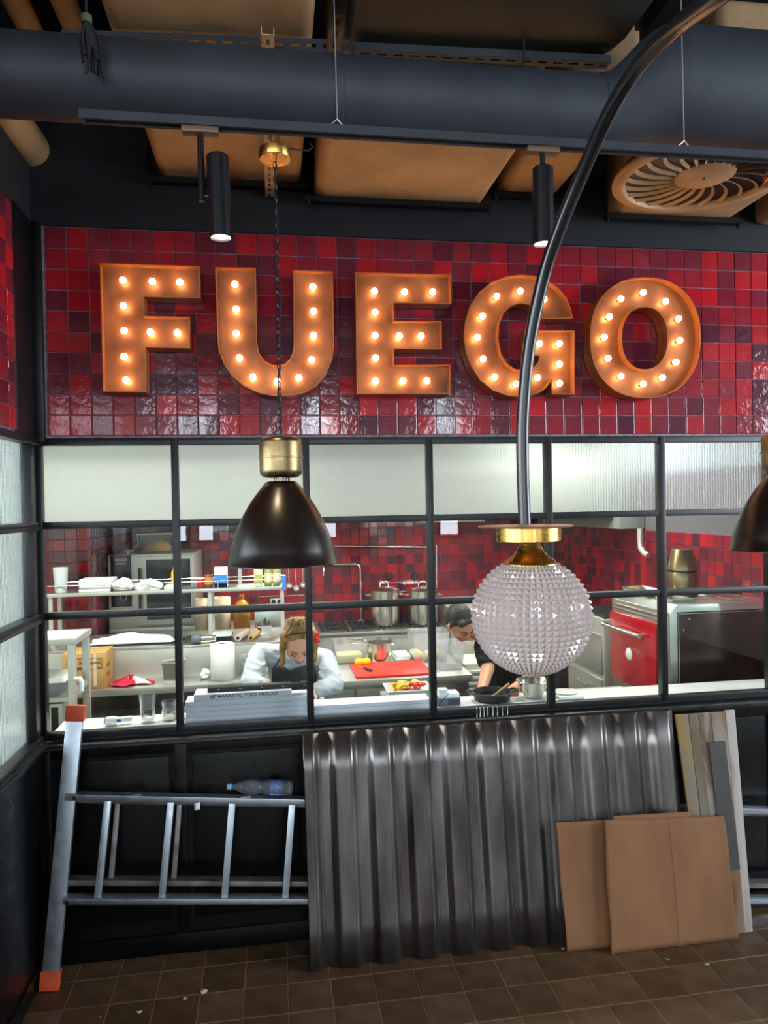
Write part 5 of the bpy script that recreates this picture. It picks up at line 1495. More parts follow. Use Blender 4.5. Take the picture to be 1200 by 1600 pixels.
stockpot(639, 684, 974, 922, 3.82, 'right of the two tall steel stock pots on the range')
# pot filler and wall rails
t = thing('pot_filler', 'steel pot filler pipe bent over the range', 'tap', (1.8, 4.1, RZ))
p0, p1, p2 = px(505, 882, y=4.15), px(556, 881, y=4.15), px(563, 890, y=4.15); pe = px(563, 972, y=4.15)
MB().tube([p0, p1, (p1+p2)/2 + Vector((.012, 0, .012)), p2, Vector((p2.x, 4.15, RZ+.03))], .013, n=12).build('pipe', SB, t)
MB().tube([p0 + Vector((.0, 0, .0)), p0 + Vector((0, -.03, -.03)), p0 + Vector((0, -.03, -.12))], .012, n=10).build('spout', SB, t)
B('base_flange', SB, (p2.x-.03, 4.137, RZ+.001), (p2.x+.03, 4.172, RZ+.03), t, bev=.004)
for nm, label, pts in (('wall_rail', 'thin pale utensil rail along the red back wall', [px(522, 853, y=4.15), px(678, 855, y=4.15)]),
                       ('wall_pipe', 'upright steel pipe on the back wall beside the right stock pot', [px(682, 852, y=4.15), px(683, 968, y=4.15)])):
    t = thing(nm, label, 'pipe', tuple(pts[0]))
    MB().cyl(pts[0], pts[1], .011, n=12).build('tube', SB, t)
    for q in (pts[0]*.92+pts[1]*.08, pts[0]*.08+pts[1]*.92): MB().cyl(q, (q.x, 4.19, q.z), .008, n=8).build('bracket', SB, t)

# centre counter
CX0, CX1, CY0, CY1 = 1.42, 2.585, 1.66, 2.60
t = thing('prep_counter', 'stainless prep counter with drawers in the middle of the kitchen', 'counter', (2.0, 2.1, 0))
B('worktop', SS, (CX0, CY0, BZ-.045), (CX1, CY1, BZ), t, bev=.004)
B('cabinet', SS, (CX0+.02, CY0+.04, .12), (CX1-.02, CY1-.02, BZ-.045), t)
for k, (a, c_) in enumerate(((CX0+.04, 1.68), (1.70, 2.06), (2.08, CX1-.04))):
    dw = B('drawer', ST, (a, CY0+.025, BZ-.30), (c_, CY0+.04, BZ-.07), t, bev=.003)
    MB().box((a+.03, CY0+.018, BZ-.105), (c_-.03, CY0+.025, BZ-.095)).build('handle', SB, dw)
    B('cupboard_door', ST, (a, CY0+.025, .15), (c_, CY0+.04, BZ-.32), t, bev=.003)
legs4(t, CX0+.03, CX1-.03, CY0+.06, CY1-.04, 0, .12, .05)
q = [px(a, b_, z=BZ+.018) for a, b_ in ((555, 1057.5), (673, 1050), (660, 1031), (548, 1037.5))]
x0 = (q[0].x+q[3].x)/2; x1 = (q[1].x+q[2].x)/2
o = B('cutting_board', MATS['red_plastic'], (x0, q[0].y, BZ+.001), (x1, q[2].y, BZ+.019), None, bev=.006)
tag(o, 'red plastic cutting board on the prep counter', 'cutting board')
p0 = px(558, 1040, z=BZ+.022); p1 = px(569, 1044, z=BZ+.022); p2 = px(580, 1049, z=BZ+.022)
t = thing('kitchen_knife', 'kitchen knife with dark wooden handle on the red board', 'knife', (p1.x, p1.y, BZ+.0195))
MB().beam(Vector((p1.x, p1.y, BZ+.028)), Vector((p2.x, p2.y, BZ+.028)), .028, .016).build('handle', mat('wood_dark', '#4b3426', .5), t, bev=.005)
d_ = (p0-p1).normalized(); sd = Vector((-d_.y, d_.x, 0))
MB().hexa([p1 + sd*.012 + Vector((0, 0, -.0010)), p1 - sd*.012 + Vector((0, 0, -.0010)), p0 - d_*-.06 + Vector((0, 0, -.0010)), p0 - d_*-.05 + sd*.004 + Vector((0, 0, -.0010)),
           p1 + sd*.012 + Vector((0, 0, .0015)), p1 - sd*.012 + Vector((0, 0, .0015)), p0 + d_*.06 + Vector((0, 0, .0015)), p0 + d_*.05 + sd*.004 + Vector((0, 0, .0015))]).build('blade', SB, t)
def open_tub(name, label, a0, a1, b1, bt, y, d, m, z=BZ, cat='container', splay=.02, group=None):
    x0, x1 = px(a0, b1, y=y).x, px(a1, b1, y=y).x; zt = px((a0+a1)/2, bt, y=y).z
    t = thing(name, label, cat, ((x0+x1)/2, y+d/2, z), group=group)
    b = MB()
    def rr(o, zz): return [(x0-o, y-o, zz), (x1+o, y-o, zz), (x1+o, y+d+o, zz), (x0-o, y+d+o, zz)]
    L = [rr(-splay, z+.001), rr(0, zt), rr(.008, zt), rr(.008, zt+.004), rr(-.004, zt+.004), rr(-splay-.004, z+.005)]
    v = [p for l in L for p in l]; f = [(0, 3, 2, 1), (20, 21, 22, 23)]
    for a in range(5):
        for k in range(4):
            q = (k+1) % 4; f.append((a*4+k, a*4+q, a*4+4+q, a*4+4+k))
    b.add(v, f).build('tub', m, t, smooth=30)
    return t, x0, x1, zt
t, x0, x1, zt = open_tub('clear_tray', 'clear tray of pale yellow dough left of the saucepan', 522, 574, 1033, 1006, 2.22, .26, MATS['tub_plastic'])
o = B('dough_slab', mat('dough', '#efe3a0', .7, bump=.3, bscale=30), (x0+.03, 2.25, BZ+.007), (x1-.03, 2.45, BZ+.07), None, bev=.012)
tag(o, 'slab of pale yellow dough in the clear tray', 'dough')
for k, (a, b_) in enumerate(((558, 1030), (569, 1029))):
    p = px(a, b_, z=BZ+.03)
    o = MB().ell((p.x, 2.14, BZ+.034), (.040, .034, .033), 18, 12).build('lemon', MATS['yellow'], None)
    tag(o, ['left', 'right'][k] + ' yellow lemon beside the saucepan', 'lemon', 'lemons on the prep counter')
x0, x1 = px(577, 1032, y=2.24).x, px(613, 1032, y=2.24).x; r = (x1-x0)/2; c = Vector(((x0+x1)/2, 2.32, BZ+.001))
t = thing('saucepan', 'shiny steel saucepan with a long handle behind the red board', 'saucepan', tuple(c))
h = px(595, 1006, y=2.24).z-BZ
MB().lathe(c, [(0, 0), (r-.006, 0), (r, .006), (r, h-.003), (r+.005, h), (r-.002, h), (r-.003, .008), (0, .006)], n=40).build('body', SB, t, smooth=28)
MB().tube([(c.x-r+.002, c.y, c.z+h*.95), (c.x-r-.012, c.y-.002, c.z+h*1.08), (c.x-r-.04, c.y-.005, c.z+h*1.13), (c.x-r-.18, c.y-.02, c.z+h*1.25)], .008, n=8).build('handle', SB, t)
MB().tube([(c.x+r-.002, c.y-.03, c.z+h*.8), (c.x+r+.03, c.y-.02, c.z+h*.85), (c.x+r+.03, c.y+.02, c.z+h*.85), (c.x+r-.002, c.y+.03, c.z+h*.8)], .006, n=8).build('side_handle', SB, t)
x0, x1 = px(617, 1025, y=2.3).x, px(640, 1025, y=2.3).x
for k in range(2):
    o = B('white_board', MATS['white_plastic'], (x0+.012*k, 2.27+.01*k, BZ+.001+.017*k), (x1+.01*k, 2.52+.01*k, BZ+.017+.017*k), None, bev=.004)
    tag(o, ['lower white cutting board right of the saucepan', 'upper white cutting board right of the saucepan'][k], 'cutting board', 'white boards on the prep counter')
t, x0, x1, zt = open_tub('clear_food_box', 'tall clear food box of peeled potatoes at the back of the prep counter', 646, 703, 1036, 990, 2.14, .28, MATS['tub_plastic'])
rr = random.Random(8); 
for k in range(7):
    o = MB().ell((x0+.06+(x1-x0-.12)*(k % 3)/2, 2.20+.075*(k//3), BZ+.042+(.0)), (.046, .034, .034), 16, 10).build('potato', mat('potato', '#e6d68c', .6), None)
    tag(o, 'peeled pale potato lying in the tall clear food box', 'potato', 'potatoes in the clear food box')
t, x0, x1, zt = open_tub('clear_food_box', 'lower clear food box at the right end of the prep counter', 684, 727, 1047, 1008, 1.80, .26, MATS['tub_plastic'])
o = B('black_tray', MATS['black_matte'], (px(513, 1028, y=2.3).x-.03, 2.25, BZ+.001), (px(513, 1028, y=2.3).x+.04, 2.50, BZ+.02), None, bev=.003)
tag(o, 'small black tray at the left end of the prep counter', 'tray')
p = px(518, 1050, z=BZ)
t = thing('black_spatula', 'black spatula lying on the prep counter left of the red board', 'spatula', (p.x, p.y, BZ))
MB().beam((p.x-.01, p.y-.02, BZ+.006), (p.x+.05, p.y-.14, BZ+.006), .014, .009).build('handle', MATS['black_matte'], t)
B('blade', MATS['black_matte'], (p.x-.05, p.y-.02, BZ+.001), (p.x+.01, p.y+.08, BZ+.005), t, bev=.001)

# steel cabinets right of the counter
t = thing('drawer_cabinet', 'pale drawer cabinet behind the dark-haired man', 'cabinet', (3.2, 3.6, 0))
B('body', mat('cabinet_pale', '#c6c4b4', .5), (2.90, 3.30, .08), (3.60, 4.15, 1.12), t, bev=.004)
for k in range(4): 
    dd = B('drawer', MATS['cabinet_pale'], (2.915, 3.285, .12+.245*k), (3.585, 3.30, .35+.245*k), t, bev=.004)
    B('handle', SS, (3.1, 3.272, .30+.245*k), (3.4, 3.285, .315+.245*k), dd)
B('plinth', MATS['black_matte'], (2.92, 3.34, 0), (3.58, 4.1, .08), t)
t = thing('vent_stand', 'small stand with horizontal white vent slats beside the prep counter', 'stand', (2.75, 2.2, 0))
B('frame', MATS['cabinet_pale'], (2.64, 2.1, 0), (2.86, 2.5, .88), t, bev=.004)
for k in range(9): B('slat', MATS['white_plastic'], (2.65, 2.085, .42+.048*k), (2.85, 2.10, .445+.048*k), t, bev=.002)

# charcoal oven and grill station along the right wall
JX0, JX1, JY0, JY1 = 3.60, 4.285, .62, 1.42
jz0, jz1 = .78, px(1070, 945, y=.62).z
t = thing('charcoal_oven', 'charcoal oven with a red enamel door and dark steel side', 'oven', (3.95, 1.0, 0))
b = MB(); ch_ = .05
b.poly([(JX0+ch_, JY0, jz0), (JX1, JY0, jz0), (JX1, JY0, jz1), (JX0+ch_, JY0, jz1), (JX0, JY0, jz1-ch_), (JX0, JY0, jz0+.0)], (0, JY1-JY0, 0))
b.build('body', MATS['steel'], t, bev=.004)
B('side_plate', mat('plate_dark', '#54403c', .25, .9, rvar=.08, vscale=4), (JX0+.05, JY0-.006, jz0+.05), (JX1-.01, JY0, jz1-.045), t, bev=.002)
frame(t, JX0+.055, JX1-.015, jz0+.06, jz1-.055, JY0-.0075, .003, MATS['steel_satin'], 'seam')
for xx, zz in ((JX0+.13, jz1-.09), (JX0+.09, jz1-.16)): MB().cyl((xx, JY0-.009, zz), (xx, JY0-.005, zz), .006, n=10).build('rivet', SB, t)
fr = MB()
for o_ in (0, .03): fr.box((JX0-.012+o_*.2, JY0+.05+o_, jz0+.1), (JX0, JY0+.065+o_, jz1-.08-o_)); fr.box((JX0-.012+o_*.2, JY0+.05+o_, jz1-.095-o_), (JX0, JY1-.02, jz1-.08-o_))
fr.build('door_surround', SB, t)
dz0, dz1 = jz0+.12, jz1-.135
dor = B('door', MATS['red_enamel'], (JX0-.035, JY0+.115, dz0), (JX0-.001, JY1-.03, dz1), t, bev=.006)
h0 = px(950, 968, x=JX0-.09); h1 = px(1012, 990, x=JX0-.09)
hz = dz1-.10
MB().cyl((JX0-.09, JY0+.22, hz), (JX0-.09, JY1-.03, hz), .016, n=16).build('handle', SB, dor)
for yy in (JY0+.28, JY1-.10): MB().cyl((JX0-.09, yy, hz), (JX0-.033, yy, hz), .009, n=10).build('handle_post', SB, dor)
MB().lathe((JX0-.034, JY0+.48, hz-.17), [(0, -.012), (.035, -.010), (.045, -.002), (.045, 0)], n=24, axis='X').build('gauge', MATS['white_plastic'], dor)
B('stand', MATS['steel_dark'], (JX0+.06, JY0+.03, .12), (JX1-.01, JY1-.02, jz0), t, bev=.004)
for xx in (JX0+.08, JX1-.08):
    for yy in (JY0+.06, JY1-.08): MB().cyl((xx, yy, 0), (xx, yy, .12), .025, n=12).build('foot', MATS['black_matte'], t)
# chimney hat
cc = (3.93, 1.02, jz1)
t2 = thing('chimney_hat', 'brass coloured chimney hat on top of the charcoal oven', 'chimney', cc)
zt_ = px(1062, 858, y=1.02).z
H = zt_-jz1
MB().lathe(cc, [(0, .001), (.098, .001), (.1, .004), (.1, H*.50), (.097, H*.52), (0, H*.52)], n=40).build('drum', MATS['brass_aged'], t2, smooth=40)
MB().lathe(cc, [(0, H*.521), (.092, H*.521), (.092, H*.56), (0, H*.56)], n=40).build('gap_band', MATS['black_matte'], t2)
MB().lathe(cc, [(0, H*.561), (.104, H*.561), (.104, H*.58), (.072, H*.985), (.068, H), (0, H)], n=40).build('cone', MATS['brass_aged'], t2, smooth=40)
B('base_plate', SS, (3.79, .86, jz1+.0005), (4.07, 1.0, jz1+.0009), t2)
# trays and rack on the oven
t2 = gastro('grease_tray', 'shallow steel tray on the front edge of the charcoal oven', 3.66, 3.80, .70, .92, jz1+.001, jz1+.03, lid=False)
t2 = gastro('grease_tray', 'long steel tray at the back edge of the charcoal oven top', 3.64, 3.80, .98, 1.34, jz1+.001, jz1+.045, lid=False)
t2 = thing('wire_rack', 'wire grill rack on the oven beside the chimney hat', 'rack', (4.15, .9, jz1))
MB().box((4.07, .70, jz1+.001), (4.25, .71, jz1+.013)).box((4.07, 1.20, jz1+.001), (4.25, 1.21, jz1+.013)).box((4.07, .71, jz1+.001), (4.08, 1.20, jz1+.013)).box((4.24, .71, jz1+.001), (4.25, 1.20, jz1+.013)).build('frame', SB, t2)
for k in range(16): MB().cyl((4.08, .735+.03*k, jz1+.009), (4.24, .735+.03*k, jz1+.009), .003, n=6).build('bar', SB, t2)

t = thing('grill_station', 'stainless grill station with a black grate beside the charcoal oven', 'grill', (3.9, 1.9, 0))
B('body', SS, (3.56, 1.48, .1), (4.28, 2.15, 1.30), t, bev=.004)
for k in range(3):
    dd = B('drawer', ST, (3.545, 1.50, .2+.34*k), (3.56, 2.13, .5+.34*k), t, bev=.003)
    MB().tube([(3.545, 1.72, .42+.34*k), (3.515, 1.72, .42+.34*k), (3.515, 1.90, .42+.34*k), (3.545, 1.90, .42+.34*k)], .006, n=8).build('handle', SB, dd)
g = MB()
for k in range(14): g.beam((3.60+.048*k, 1.52, 1.315), (3.60+.048*k, 2.11, 1.315), .012, .02)
g.beam((3.58, 1.53, 1.307), (4.26, 1.53, 1.307), .015, .012); g.beam((3.58, 2.10, 1.307), (4.26, 2.10, 1.307), .015, .012)
g.build('grate', MATS['cast_iron'], t, smooth=0)
for xx in (3.62, 4.22):
    for yy in (1.54, 2.09): MB().cyl((xx, yy, 0), (xx, yy, .1), .025, n=12).build('foot', MATS['black_matte'], t)

# ------------------------------------------------------------------ on the pass counter
c = px(185, 1138, z=PZ)
t = thing('thermometer_gun', 'white infrared thermometer with a blue nose on the pass', 'thermometer', (c.x, .16, PZ))
x0 = px(165, 1138, y=.15).x; x1 = px(205, 1135, y=.15).x
MB().lathe((x0, .15, PZ+.024), [(0, .0), (.017, .0), (.022, .006), (.023, .04), (.020, .055), (0, .056)], n=20, axis='X').build('head', MATS['white_plastic'], t)
MB().lathe((x0, .15, PZ+.024), [(.008, -.006), (.016, -.005), (.0165, .001), (0, .001)], n=20, axis='X').build('nose', MATS['blue_plastic'], t)
MB().beam((x0+.045, .15, PZ+.026), (x1, .175, PZ+.024), .030, .024).build('grip', MATS['white_plastic'], t, bev=.006)
B('button', MATS['blue_plastic'], (x0+.058, .134, PZ+.020), (x0+.078, .1385, PZ+.034), t, bev=.002)
# tumbler
x0, x1 = px(217, 1130, y=.15).x, px(244, 1130, y=.15).x; r = (x1-x0)/2; c = Vector(((x0+x1)/2, .16, PZ+.001)); h = px(230, 1084, y=.16).z-PZ
t = thing('glass_tumbler', 'tall clear glass tumbler with a black scribble print', 'glass', tuple(c))
MB().lathe(c, [(0, 0), (r*.78, 0), (r*.8, .003), (r, h), (r-.0025, h), (r*.8-.003, .016), (0, .014)], n=36).build('glass', MATS['glass'], t, smooth=50)
rr = random.Random(4); pts = []
for k in range(15):
    an = math.radians(-90 + rr.uniform(-55, 55)); zz = h*rr.uniform(.22, .55); ra = r*.8+(r*.2)*(zz/h)+.0008
    pts.append((c.x+ra*math.cos(an), c.y+ra*math.sin(an), c.z+zz))
fine = []
for i in range(len(pts)-1):
    for s_ in range(5):
        u = s_/5; q = Vector(pts[i])*(1-u)+Vector(pts[i+1])*u; d2 = Vector((q.x-c.x, q.y-c.y, 0)); zz = q.z-c.z; ra = r*.8+(r*.2)*(zz/h)+.0008
        d2 = d2.normalized()*ra; fine.append((c.x+d2.x, c.y+d2.y, q.z))
MB().tube(fine, .0012, n=5).build('print', MATS['ink'], t)
x0, x1 = px(252, 1130, y=.18).x, px(276, 1130, y=.18).x; r = (x1-x0)/2; c = Vector(((x0+x1)/2, .20, PZ+.001))
t = thing('steel_beaker', 'small glass jar set in a steel beaker by the mullion', 'jar', tuple(c))
MB().lathe(c, [(0, 0), (r*.95, 0), (r, .004), (r, .05), (r-.003, .05), (r-.003, .006), (0, .006)], n=30).build('steel_cup', SB, t, smooth=40)
MB().lathe(c, [(0, .007), (r-.006, .007), (r-.004, .05), (r+.002, .095), (r-.002, .095), (r-.008, .012), (0, .010)], n=30).build('glass_wall', MATS['glass'], t, smooth=40)

# stack of tool-holder boxes
bx0, bx1 = px(290, 1130, y=.12).x, px(482, 1120, y=.12).x
mat('box_side', '#d3d0df', .6); hb = .0262
names = ['bottom', 'second', 'third', 'fourth', 'top']
for k in range(5):
    hk = .034 if k == 4 else hb
    z0 = PZ+.001+k*(hb+.0006)
    off = (0, .004, -.003, .002, .045)[k]; x1_ = bx1 - (.0, .002, .0, .004, .085)[k]
    t = thing('tool_holder_box', '%s long pale box in the stack of tool holder boxes' % names[k], 'box', ((bx0+bx1)/2, .2, z0), group='tool holder boxes')
    bo = B('box', MATS['box_side'], (bx0+off, .105, z0), (x1_, .235, z0+hk), t, bev=.0015)
    B('flap_seam', mat('seam_grey', '#9b98a8', .7), (bx0+off+.004, .1046, z0+hb*.20), (x1_-.004, .105, z0+hb*.23), t)
    if k == 4:
        text_mesh('lettering', '18" MAGNETIC TOOL HOLDER', MATS['ink'], t, ((bx0+off+x1_)/2+.005, .1047, z0+.0125), (1, 0, 0), (0, 0, 1), .0175, bold=.012, center=True)
zb = PZ+.001+4*(hb+.0006)+.0346
t = thing('tool_holder_strip', 'black magnetic tool holder strip on top of the box stack', 'tool holder', ((bx0+bx1)/2, .2, zb))
p0 = px(326, 1086, y=.2).x; p1 = px(482, 1082, y=.2).x
B('strip', MATS['black_matte'], (p0, .14, zb+.0002), (p1, .19, zb+.024), t, bev=.002)
for k in range(5): B('clip', SB, (p0+.05+.11*k, .139, zb+.010), (p0+.062+.11*k, .14, zb+.014), t)
B('name_plate', MATS['black_matte'], (px(454, 1078, y=.2).x, .162, zb+.0242), (px(469, 1078, y=.2).x, .166, zb+.036), t)
o = MB().grid(lambda a, b_: (bx0-.02+.09*a, .2+.08*b_, PZ+.125+.03*math.sin(a*2)-.02*b_), 4, 4).build('leaflet', MATS['white_paper'], None, solid=.001)
o['label'] = 'white folded leaflet sticking out at the left of the box stack'; o['category'] = 'leaflet'
for v in o.data.vertices: v.co.z = max(PZ+.002, v.co.z - .118)
for v in o.data.vertices: v.co.x -= .085
# single long box
x0, x1 = px(491, 1115, y=.12).x, px(672, 1106, y=.12).x
t = thing('long_white_box', 'long white carton lying alone on the pass before the peppers', 'box', ((x0+x1)/2, .17, PZ))
B('box', MATS['box_side'], (x0, .105, PZ+.001), (x1, .235, px(580, 1097, y=.12).z), t, bev=.002)
B('flap_seam', MATS['seam_grey'], (x0+.004, .1046, PZ+.030), (x1-.004, .105, PZ+.032), t)
B('end_flap', MATS['white_box'], (x0-.0015, .11, PZ+.004), (x0, .23, PZ+.05), t)
# small boxes
x0, x1 = px(684, 1104, y=.14).x, px(719, 1102, y=.14).x
t = thing('small_box', 'small dark-labelled box under the white one by the mullion', 'box', ((x0+x1)/2, .18, PZ))
B('box', mat('box_greyblue', '#5d6078', .6), (x0, .13, PZ+.001), (x1, .23, PZ+.042), t, bev=.002)
B('label_patch', mat('patch_dark', '#2e3146', .6), (x0+.055, .1288, PZ+.008), (x1-.006, .13, PZ+.036), t)
t = thing('small_box', 'small white box lying on the dark-labelled one', 'box', ((x0+x1)/2, .18, PZ+.043))
B('box', MATS['white_plastic'], (x0+.01, .135, PZ+.0425), (x1-.004, .22, PZ+.066), t, bev=.002)
t = thing('small_box', 'tiny white carton on top of the two small boxes', 'box', (x0+.03, .18, PZ+.067))
B('box', MATS['white_box'], (x0+.012, .15, PZ+.0665), (x0+.060, .20, PZ+.086), t, bev=.002)
t = thing('thin_cable', 'thin black cable trailing over the small boxes', 'cable', (x0+.02, .12, PZ))
MB().tube([(x0+.002, .122, PZ+.004), (x0+.02, .121, PZ+.03), (x0+.045, .124, PZ+.058), (x0+.062, .127, PZ+.074)], .002, n=6).build('cable', MATS['black_rubber'], t)
# skillet
sx0, sx1 = px(739, 1090, y=.2).x, px(799, 1087, y=.2).x; r = (sx1-sx0)/2; c = Vector(((sx0+sx1)/2, .205, PZ+.001))
r = min(r, .112)
t = thing('cast_iron_skillet', 'black cast iron skillet with two handles on the pass', 'skillet', tuple(c))
sk = px(768, 1082, y=.12).z-PZ
sk = .048
MB().lathe(c, [(0, 0), (r*.84, 0), (r*.87, .003), (r, sk), (r-.006, sk), (r*.83, .008), (0, .007)], n=44).build('pan', MATS['cast_iron'], t, smooth=50)
for s_ in (-1, 1):
    MB().tube([(c.x+s_*(r-.004), c.y-.03, c.z+sk-.004), (c.x+s_*(r+.024), c.y-.024, c.z+sk+.003), (c.x+s_*(r+.032), c.y, c.z+sk+.005), (c.x+s_*(r+.024), c.y+.024, c.z+sk+.003), (c.x+s_*(r-.004), c.y+.03, c.z+sk-.004)], .006, n=8).build('handle', MATS['cast_iron'], t)
t = thing('wooden_spoon', 'pale wooden spoon handle lying across the skillet', 'spoon', (c.x+.03, c.y, c.z+.05))
MB().tube([(c.x-.02, c.y-.03, c.z+.016), (c.x+.07, c.y+.02, c.z+.052), (c.x+.115, c.y+.05, c.z+.070)], .006, n=8, rad=[.006, .006, .007]).build('handle', MATS['wood_light'], t)
MB().ell((c.x-.035, c.y-.04, c.z+.014), (.02, .014, .005), 14, 8).build('bowl', MATS['wood_light'], t)
x0, x1 = px(799, 1096, y=.2).x, px(815, 1095, y=.2).x
o = B('orange_box', mat('box_terracotta', '#c97b62', .6), (x0+.016, .255, PZ+.001), (x1+.004, .308, PZ+.042), None, bev=.003)
tag(o, 'small terracotta box between the skillet and the steel bowl', 'box')
bx0_, bx1_ = px(809, 1075, y=.2).x, px(857, 1075, y=.2).x; r = (bx1_-bx0_)/2; c = Vector(((bx0_+bx1_)/2, .205, PZ+.001)); h = .095
o = MB().lathe(c, [(0, 0), (r*.48, 0), (r*.55, .006), (r*.74, h*.4), (r*.91, h*.82), (r+.004, h), (r+.003, h+.002), (r*.89, h*.82), (r*.72, h*.4), (r*.53, .009), (0, .004)], n=48).build('steel_bowl', SB, None, smooth=60)
tag(o, 'shiny stainless mixing bowl on the pass', 'bowl')
c = px(888, 1090, z=PZ)
t = thing('kitchen_scale', 'flat white kitchen scale on the pass right of the bowl', 'scale', (c.x, .2, PZ))
B('base', MATS['white_plastic'], (c.x-.07, .12, PZ+.001), (c.x+.08, .28, PZ+.018), t, bev=.006)
MB().lathe((c.x, .20, PZ+.0185), [(0, 0), (.065, 0), (.068, .003), (.068, .006), (0, .007)], n=36).build('plate', MATS['steel_satin'], t)
# row of steel prongs on the ledge, outside
t = thing('prong_rack', 'row of thin steel prongs standing on the ledge below the skillet', 'prongs', (px(770, 1108, y=-.02).x, -.02, SILL-.028))
for a in (745, 750, 756, 762, 770, 777, 785, 793):
    q = px(a, 1112, y=-.018); 
    MB().tube([(q.x, -.018, SILL-.0275), (q.x+.001, -.018, SILL+.018), (q.x+.001, -.010, SILL+.020)], .0022, n=6).build('prong', SB, t)
B('prong_base', MATS['black_steel'], (px(743, 1112, y=-.018).x, -.024, SILL-.028), (px(796, 1112, y=-.018).x, -.012, SILL-.0245), t)

# trolley with peppers
TZ_ = .955
tx0, tx1 = px(604, 1090, z=TZ_).x, px(680, 1088, z=TZ_).x
ty = px(640, 1091, z=TZ_).y
t = thing('steel_trolley', 'low steel trolley carrying the tray of cut peppers', 'trolley', ((tx0+tx1)/2, ty+.1, 0))
B('top', SS, (tx0-.02, ty-.12, TZ_-.03), (tx1+.02, ty+.22, TZ_), t, bev=.003)
legs4(t, tx0, tx1, ty-.10, ty+.20, 0.06, TZ_-.03, .03)
for xx in (tx0+.015, tx1-.015):
    for yy in (ty-.085, ty+.185): MB().cyl((xx-.012, yy, .0305), (xx+.012, yy, .0305), .03, n=16).build('wheel', MATS['black_rubber'], t)
t, x0, x1, zt = open_tub('pepper_tray', 'white plastic tray heaped with cut yellow and red peppers', 608, 676, 1092, 1080, ty-.06, .22, MATS['white_plastic'], z=TZ_, cat='tray', splay=.015)
rr = random.Random(12)
mat('pepper_yellow', '#f2b416', .3, coat=.3); mat('pepper_red', '#c81f1f', .3, coat=.3); mat('pepper_orange', '#e8722a', .3, coat=.3)
for k in range(34):
    fx = rr.random(); lay = k//17
    x = x0+.055+(x1-x0-.11)*((k % 17)/16); y = ty-.01+.12*rr.random()
    col = 'yellow' if fx*.5+((k % 17)/16) < .5 else rr.choice(['red', 'red', 'orange', 'yellow'])
    z = TZ_+.010+.028+lay*.045
    b = MB()
    # curved chunk of pepper wall
    w_ = rr.uniform(.030, .048); an0 = rr.uniform(0, 6.28)
    Rm = Matrix.Translation((x, y, z)) @ Euler((rr.uniform(-.6, .6), rr.uniform(-.6, .6), an0)).to_matrix().to_4x4()
    b.xf = Rm
    b.grid(lambda a, c_: ((a-.5)*w_*1.5, (c_-.5)*w_, .018*math.cos((a-.5)*2.6)*math.cos((c_-.5)*2.2)-.010), 6, 5)
    o = b.build('pepper_piece', MATS['pepper_'+col], None, smooth=80, solid=.007)
    tag(o, 'chunk of %s pepper heaped in the white tray' % col, 'pepper', 'cut peppers in the white tray')
# prep table in front of the man
t = thing('prep_table', 'low steel table under the hands of the man', 'table', (2.85, .6, 0))
B('top', SS, (2.42, .36, .95), (3.35, .80, .98), t, bev=.003)
legs4(t, 2.44, 3.33, .38, .78, 0, .95, .035)
x0 = px(148, 1118, y=1.95)
t = thing('food_packet', 'white packet with an orange corner on the undershelf of the bench', 'packet', (x0.x, 1.95, .57))
B('packet', MATS['white_plastic'], (x0.x-.08, 1.90, .5705), (x0.x+.05, 2.06, .66), t, bev=.015)
B('corner_print', mat('print_orange', '#e0562c', .5), (x0.x+.0, 1.898, .60), (x0.x+.045, 1.90, .65), t)

# ------------------------------------------------------------------ people
from mathutils import noise as mnoise
def flesh(name, m, parent, prims, voxel=.007, smooth_it=4, folds=0.0):
    """one continuous surface grown from tapered limbs and rounded masses"""
    b = MB()
    for p in prims:
        if p[0] == 'limb':
            _, a, c, r0, r1 = p
            a = Vector(a); c = Vector(c)
            b.cyl(a, c, r0, r1, n=18); b.ell(a, (r0, r0, r0), 16, 10); b.ell(c, (r1, r1, r1), 16, 10)
        else:
            _, c, r, rot = p
            b.ell(c, r, 24, 16, rot)
    o = b.build(name, m, parent, smooth=0)
    md = o.modifiers.new('r', 'REMESH'); md.mode = 'VOXEL'; md.voxel_size = voxel
    baked(o)
    bm = bmesh.new(); bm.from_mesh(o.data)
    for _ in range(smooth_it): bmesh.ops.smooth_vert(bm, verts=bm.verts, factor=.5, use_axis_x=True, use_axis_y=True, use_axis_z=True)
    if folds:      # cloth creases: ridged noise pushed along the normals
        bm.normal_update()
        mv = []
        for v in bm.verts:
            q = v.co
            n1 = mnoise.noise(Vector((q.x*9, q.y*9, q.z*26+q.x*8))); n2 = mnoise.noise(Vector((q.x*22+5, q.y*14, q.z*30)))
            mv.append(v.normal*(folds*((1-abs(n1)*2.4) + .35*n2)))
        for v, d in zip(bm.verts, mv): v.co += d
    bm.to_mesh(o.data); bm.free()
    for p in o.data.polygons: p.use_smooth = True
    o.data.materials.clear(); o.data.materials.append(m)
    return o

